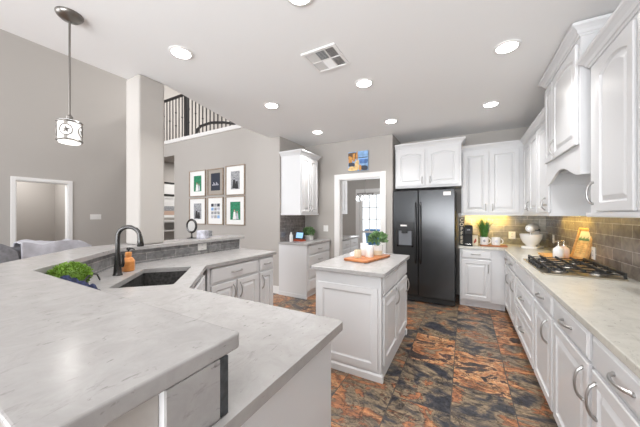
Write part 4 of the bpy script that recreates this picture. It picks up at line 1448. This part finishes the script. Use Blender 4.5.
# air vent
r = thing('air_vent', 'square white ceiling air vent with dark and pale louvre panels', 'vent', (-1.07, 2.045, CZ))
VX, VY = 0.16, 0.165
m = MB()
m.box(-VX, VX, -VY, -VY + 0.028, -0.012, 0).box(-VX, VX, VY - 0.028, VY, -0.012, 0).box(-VX, -VX + 0.028, -VY + 0.028, VY - 0.028, -0.012, 0).box(VX - 0.028, VX, -VY + 0.028, VY - 0.028, -0.012, 0)
m.box(-VX + 0.02, VX - 0.02, -0.004, 0.004, -0.010, 0)
for x in (-0.045, 0.047):
    m.box(x - 0.004, x + 0.004, -VY + 0.02, VY - 0.02, -0.010, 0)
m.build('frame', M['trim'], r, bevel=0.002)
MB().box(-VX + 0.028, VX - 0.028, -VY + 0.028, VY - 0.028, -0.002, -0.001).build('duct', M['slot'], r)
for (xa, xb, tilt, ax) in ((-0.13, -0.05, -0.75, 'Y'), (-0.04, 0.042, 0.75, 'X'), (0.052, 0.13, 0.75, 'Y')):
    for (ya, yb, sg) in ((-0.135, -0.005, 1), (0.005, 0.135, -1)):
        m = MB()
        n_ = 8
        for k in range(n_):
            f = (k + 0.5) / n_
            if ax == 'Y':
                m.T = Matrix.Translation((xa + (xb - xa) * f, (ya + yb) / 2, -0.0055)) @ Matrix.Rotation(tilt, 4, 'Y')
                m.box(-0.0048, 0.0048, -(yb - ya) / 2, (yb - ya) / 2, -0.0005, 0.0005)
            else:
                m.T = Matrix.Translation(((xa + xb) / 2, ya + (yb - ya) * f, -0.0055)) @ Matrix.Rotation(tilt * sg, 4, 'X')
                m.box(-(xb - xa) / 2, (xb - xa) / 2, -0.0075, 0.0075, -0.0005, 0.0005)
        m.build('louvre_panel', M['trim'], r)
# pendant
r = thing('pendant_light', 'pendant lamp with a white drum shade and star medallions over the bar', 'pendant lamp', (-2.37, 0.74, CZ))
MB().lathe([(0.074, 0), (0.074, -0.008), (0.068, -0.02), (0.05, -0.036), (0.02, -0.043), (0.012, -0.05)], n=36).build('canopy', M['pend'], r, smooth=True)
MB().cyl((0, 0, -0.04), (0, 0, -0.705), 0.0062, 12).build('rod', M['pend'], r, smooth=True)
MB().lathe([(0.010, -0.69), (0.018, -0.70), (0.018, -0.715), (0.024, -0.722)], n=20).build('socket_cap', M['pend'], r, smooth=True)
ZT, ZB, RR = -0.735, -0.87, 0.064
MB().lathe([(0.02, ZT + 0.008), (RR - 0.006, ZT + 0.004), (RR - 0.004, ZT), (RR - 0.004, ZB), (RR - 0.008, ZB - 0.012), (0.02, ZB - 0.02)], n=40).build('shade', M['shade'], r, smooth=True)
for z in (ZT - 0.006, ZB + 0.004):
    m = MB()
    m.tube([(RR * math.cos(2 * PI * k / 40), RR * math.sin(2 * PI * k / 40), z) for k in range(41)], 0.0065, 8)
    m.build('metal_ring', M['pend'], r, smooth=True)
for q in range(4):
    aa = q * PI / 2 + 0.95
    for (za, zb) in ((ZT, ZT - 0.036), (ZB + 0.036, ZB)):
        m = MB()
        m.T = Matrix.Rotation(aa, 4, 'Z')
        m.box(RR - 0.003, RR + 0.003, -0.009, 0.009, min(za, zb), max(za, zb))
        m.build('strap', M['pend'], r)
for q in range(4):
    a = q * PI / 2 + 0.95
    m = MB()
    zc = (ZT + ZB) / 2

    def cpt(u, v):
        aa = a + u / RR
        return ((RR + 0.001) * math.cos(aa), (RR + 0.001) * math.sin(aa), zc + v)
    m.tube([cpt(0.034 * math.cos(2 * PI * k / 28), 0.036 * math.sin(2 * PI * k / 28)) for k in range(29)], 0.0034, 6)
    star = []
    for k in range(10):
        q_ = 0.026 if k % 2 == 0 else 0.0105
        star.append((q_ * math.sin(2 * PI * k / 10), q_ * math.cos(2 * PI * k / 10)))
    vs = [cpt(*p_) for p_ in star] + [((RR + 0.006) * math.cos(a), (RR + 0.006) * math.sin(a), zc)]
    m.add(vs, [(k, (k + 1) % 10, 10) for k in range(10)])
    m.build('star_medallion', M['pend'], r, recalc=False)
pl = bpy.data.lights.new('pendant_bulb', 'POINT')
pl.energy, pl.color, pl.shadow_soft_size = 0.6, (1, 0.96, 0.9), 0.05
po = bpy.data.objects.new('pendant_bulb', pl)
C.objects.link(po)
po.location = (-2.37, 0.74, CZ + ZB - 0.08)

# ------------------------------------------------------------------ light bars under the wall cabinets


def light_bar(label, loc, rz, ln, watts):
    r = thing('under_cabinet_light', label, 'light bar', loc, rz)
    MB().box(-ln / 2, ln / 2, -0.02, 0.02, -0.012, 0.0).build('housing', M['trim'], r, bevel=0.002)
    MB().box(-ln / 2 + 0.01, ln / 2 - 0.01, -0.014, 0.014, -0.014, -0.012).build('lens', M['amberlens'], r)
    ld = bpy.data.lights.new('under_cabinet_lamp', 'AREA')
    ld.shape, ld.size, ld.size_y, ld.energy, ld.color = 'RECTANGLE', ln, 0.03, watts, (1, 0.68, 0.12)
    lo = bpy.data.objects.new('under_cabinet_lamp', ld)
    C.objects.link(lo)
    ld.spread = math.radians(140)
    lo.location = (loc[0], loc[1], loc[2] - 0.016)
    lo.rotation_euler = (math.radians(30), 0, rz) if rz == 0 else (math.radians(30), 0, -rz)


light_bar('slim warm light bar under the cabinet over the coffee maker', (0.30, BY - 0.10, 1.385), 0, 0.60, 4.2)
light_bar('slim warm light bar under the corner wall cabinet', (RX - 0.10, 3.95, 1.385), PI / 2, 0.85, 2.6)
# ------------------------------------------------------------------ loft railing
r = thing('loft_railing', 'dark iron loft railing with thin balusters above the gallery wall', 'railing', (0, 3.70, 3.13))
MB().box(-7.45, -6.0, -0.03, 0.03, 0.955, 0.995).build('top_rail', M['rod'], r, bevel=0.008)
MB().box(-6.0, -3.1, -0.03, 0.03, 0.955, 0.995).build('top_rail', M['rod'], r, bevel=0.008)
for k in range(36):
    x = -7.40 + 0.118 * k
    if abs(x + 5.48) < 0.05:
        continue
    m = MB().box(x - 0.009, x + 0.009, -0.009, 0.009, 0, 0.96)
    for q in ((0.32, 0.62) if k % 4 == 1 else (0.47,) if k % 4 == 3 else ()):
        m.sphere((x, 0, q), 0.022, 10, 6)
    m.build('baluster', M['rod'], r)
MB().box(-5.52, -5.44, -0.04, 0.04, 0, 0.95).build('newel_post', M['rod'], r, bevel=0.01)
r = thing('stair_rail', 'curved dark handrail rising behind the loft balusters', 'handrail', (0, 4.25, 3.05))
pts = [(-5.91, 0, 0.02), (-5.90, 0, 0.36), (-5.85, 0, 0.47), (-5.72, 0, 0.53), (-5.34, 0, 0.55), (-4.9, 0, 0.48), (-4.5, 0, 0.38), (-4.1, 0, 0.24), (-3.7, 0, 0.08), (-3.55, 0, 0.01)]
MB().tube(pts, 0.032, 10).build('rail', M['rod'], r, smooth=True)
# ------------------------------------------------------------------ living room: sofa, throw; wall things seen past the column
r = thing('sofa', 'grey upholstered sofa in the living room beyond the bar', 'sofa', (-6.05, 0.90, 0))
MB().box(-0.50, 0.45, -1.2, 1.10, 0.12, 0.42).build('seat', M['fabricd'], r, bevel=0.04, seg=3)
MB().box(0.20, 0.50, -1.2, 1.10, 0.40, 0.91).build('backrest', M['fabricd'], r, bevel=0.08, seg=4)
for y in (-1.3, 1.0):
    MB().box(-0.50, 0.50, y, y + 0.22, 0.10, 0.64).build('armrest', M['fabricd'], r, bevel=0.06, seg=3)
for x in (-0.44, 0.42):
    for y in (-1.2, 1.12):
        MB().lathe([(0.02, 0), (0.03, 0.13)], (x, y, 0), 12).build('leg', M['pbrown'], r)


def drape(name, mtl, label, cat, x0, x1, y0, y1, ztop, amp, drop, seed):
    rnd = random.Random(seed)
    ph = [rnd.uniform(0, 6.28) for _ in range(6)]
    nx, ny = 30, 44
    vs, fs = [], []
    for i in range(nx + 1):
        u = -1 + 2 * i / nx
        for j in range(ny + 1):
            v = j / ny
            x = (x0 + x1) / 2 + u * (x1 - x0) / 2
            y = y0 + (y1 - y0) * v
            e = max(0.0, abs(u) - 0.80) / 0.20
            z = ztop - drop * e ** 1.6 + amp * (0.5 * math.sin(7 * v + ph[0] + 1.3 * u) + 0.3 * math.sin(13 * v - 2.4 * u + ph[1]) + 0.25 * math.sin(19 * v + 4 * u + ph[2]))
            z -= 0.10 * max(0, v - 0.72) / 0.28
            vs.append((x + 0.02 * math.sin(11 * v + ph[3]) * e, y, z))
    for i in range(nx):
        for j in range(ny):
            a = i * (ny + 1) + j
            fs.append((a, a + 1, a + ny + 2, a + ny + 1))
    o = MB().add(vs, fs).build(name, mtl, smooth=True)
    s_ = o.modifiers.new('thick', 'SOLIDIFY')
    s_.thickness = 0.02
    tag(o, label, cat)


drape('throw_blanket', M['fabric'], 'pale rumpled blanket spread along the sofa back', 'blanket', -5.93, -5.47, 1.20, 2.00, 0.975, 0.035, 0.36, 3)
drape('throw_blanket', M['fabricd'], 'darker grey throw bunched at the near end of the sofa back', 'blanket', -5.93, -5.47, 0.30, 1.18, 0.985, 0.045, 0.40, 8)


def side_picture(label, y0, y1, z0, z1, fmat, kind):
    r = thing('picture_frame', label, 'picture', (LX + 0.001, (y0 + y1) / 2, (z0 + z1) / 2), PI / 2)
    hx, hz = (y1 - y0) / 2, (z1 - z0) / 2
    ring_prism(-hx, hx, -hz, hz, 0.045, -0.03, 0).build('frame', M[fmat], r, bevel=0.003)
    MB().box(-hx + 0.045, hx - 0.045, -0.008, -0.001, -hz + 0.045, hz - 0.045).build('mat_board', M['paper'], r)
    m = MB()
    m.box(-hx * 0.8, hx * 0.8, -0.010, -0.008, -hz * 0.75, hz * 0.1)
    if kind == 'beach':
        m.cur = 1
        m.box(-hx * 0.8, hx * 0.8, -0.011, -0.009, -hz * 0.75, -hz * 0.35)
    m.build('photo_print', [M['pgrey'] if kind == 'beach' else M['paper'], M['pskin']], r)


side_picture('black framed sheet on the far wall glimpsed past the column', 4.10, 4.92, 1.93, 2.32, 'blackmatte', 'plain')
side_picture('white framed beach photograph on the far wall under the black frame', 4.10, 4.92, 1.30, 1.90, 'paper', 'beach')
r = thing('console_table', 'white narrow console against the far wall glimpsed past the column', 'console', (LX + 0.005, 4.55, 0), PI / 2)
MB().box(-0.6, 0.6, -0.32, 0, 1.17, 1.22).build('top', M['trim'], r, bevel=0.004)
MB().box(-0.57, 0.57, -0.30, 0, 0.92, 0.96).build('shelf', M['trim'], r)
MB().box(-0.57, 0.57, -0.30, 0, 0.50, 0.54).build('shelf', M['trim'], r)
for x in (-0.57, 0.53):
    MB().box(x, x + 0.04, -0.30, 0, 0, 1.17).build('side_panel', M['trim'], r)

# ------------------------------------------------------------------ passage and dining room through the doorway
r = thing('passage_cabinet', 'white drawer cabinet in the passage seen through the doorway', 'cabinet', (-2.09, 4.63, 0), PI / 2)
base_body(r, 0.86, 0.585)
for a, b_ in ((0.02, 0.42), (0.44, 0.84)):
    front(r, 'drawer', a, b_, 0.72, 0.86, ((a + b_) / 2, 0.79, False), length=0.12)
    front(r, 'drawer', a, b_, 0.52, 0.70, ((a + b_) / 2, 0.61, False), length=0.12)
    front(r, 'drawer', a, b_, 0.125, 0.50, ((a + b_) / 2, 0.31, False), length=0.12)
ct = MB().box(-2.678, -2.06, 4.625, 5.51, 0.877, 0.914).build('passage_countertop', M['quartz'], bevel=0.004)
tag(ct, 'white counter in the passage seen through the doorway', 'countertop')
r = thing('wall_cabinet', 'tall white wall cabinet in the passage through the doorway', 'cabinet', (-2.36, 4.66, 0), PI / 2)
upper_body(r, 0.90, 0.315, 1.40, 2.45, [(0, 0), (0.90, 0)], None)
front(r, 'door', 0.02, 0.39, 1.42, 2.40, (0.36, 1.52, True), 0.04)
front(r, 'door', 0.41, 0.78, 1.42, 2.40, (0.44, 1.52, True), 0.04)
r = thing('chandelier', 'chandelier with glass globe shades in the room past the doorway', 'chandelier', (-2.19, 6.3, CZ))
m = MB()
m.lathe([(0.06, 0), (0.06, -0.02), (0.01, -0.03)], n=20)
m.cyl((0, 0, -0.02), (0, 0, -0.85), 0.008, 10)
m.box(-0.22, 0.22, -0.012, 0.012, -0.86, -0.835)
m.build('stem', M['pend'], r)
for k in range(4):
    x = -0.19 + 0.127 * k
    g = MB().cyl((x, 0, -0.85), (x, 0, -0.90), 0.02, 12).build('socket', M['pend'], r)
    MB().lathe([(0.03, -0.89), (0.05, -0.93), (0.058, -0.98), (0.048, -1.03), (0.04, -1.04)], (x, 0, 0), 20).build('globe', M['glass'], g, smooth=True)
    MB().sphere((x, 0, -0.95), 0.022, 12, 8).build('bulb', M['shade'], g, smooth=True)
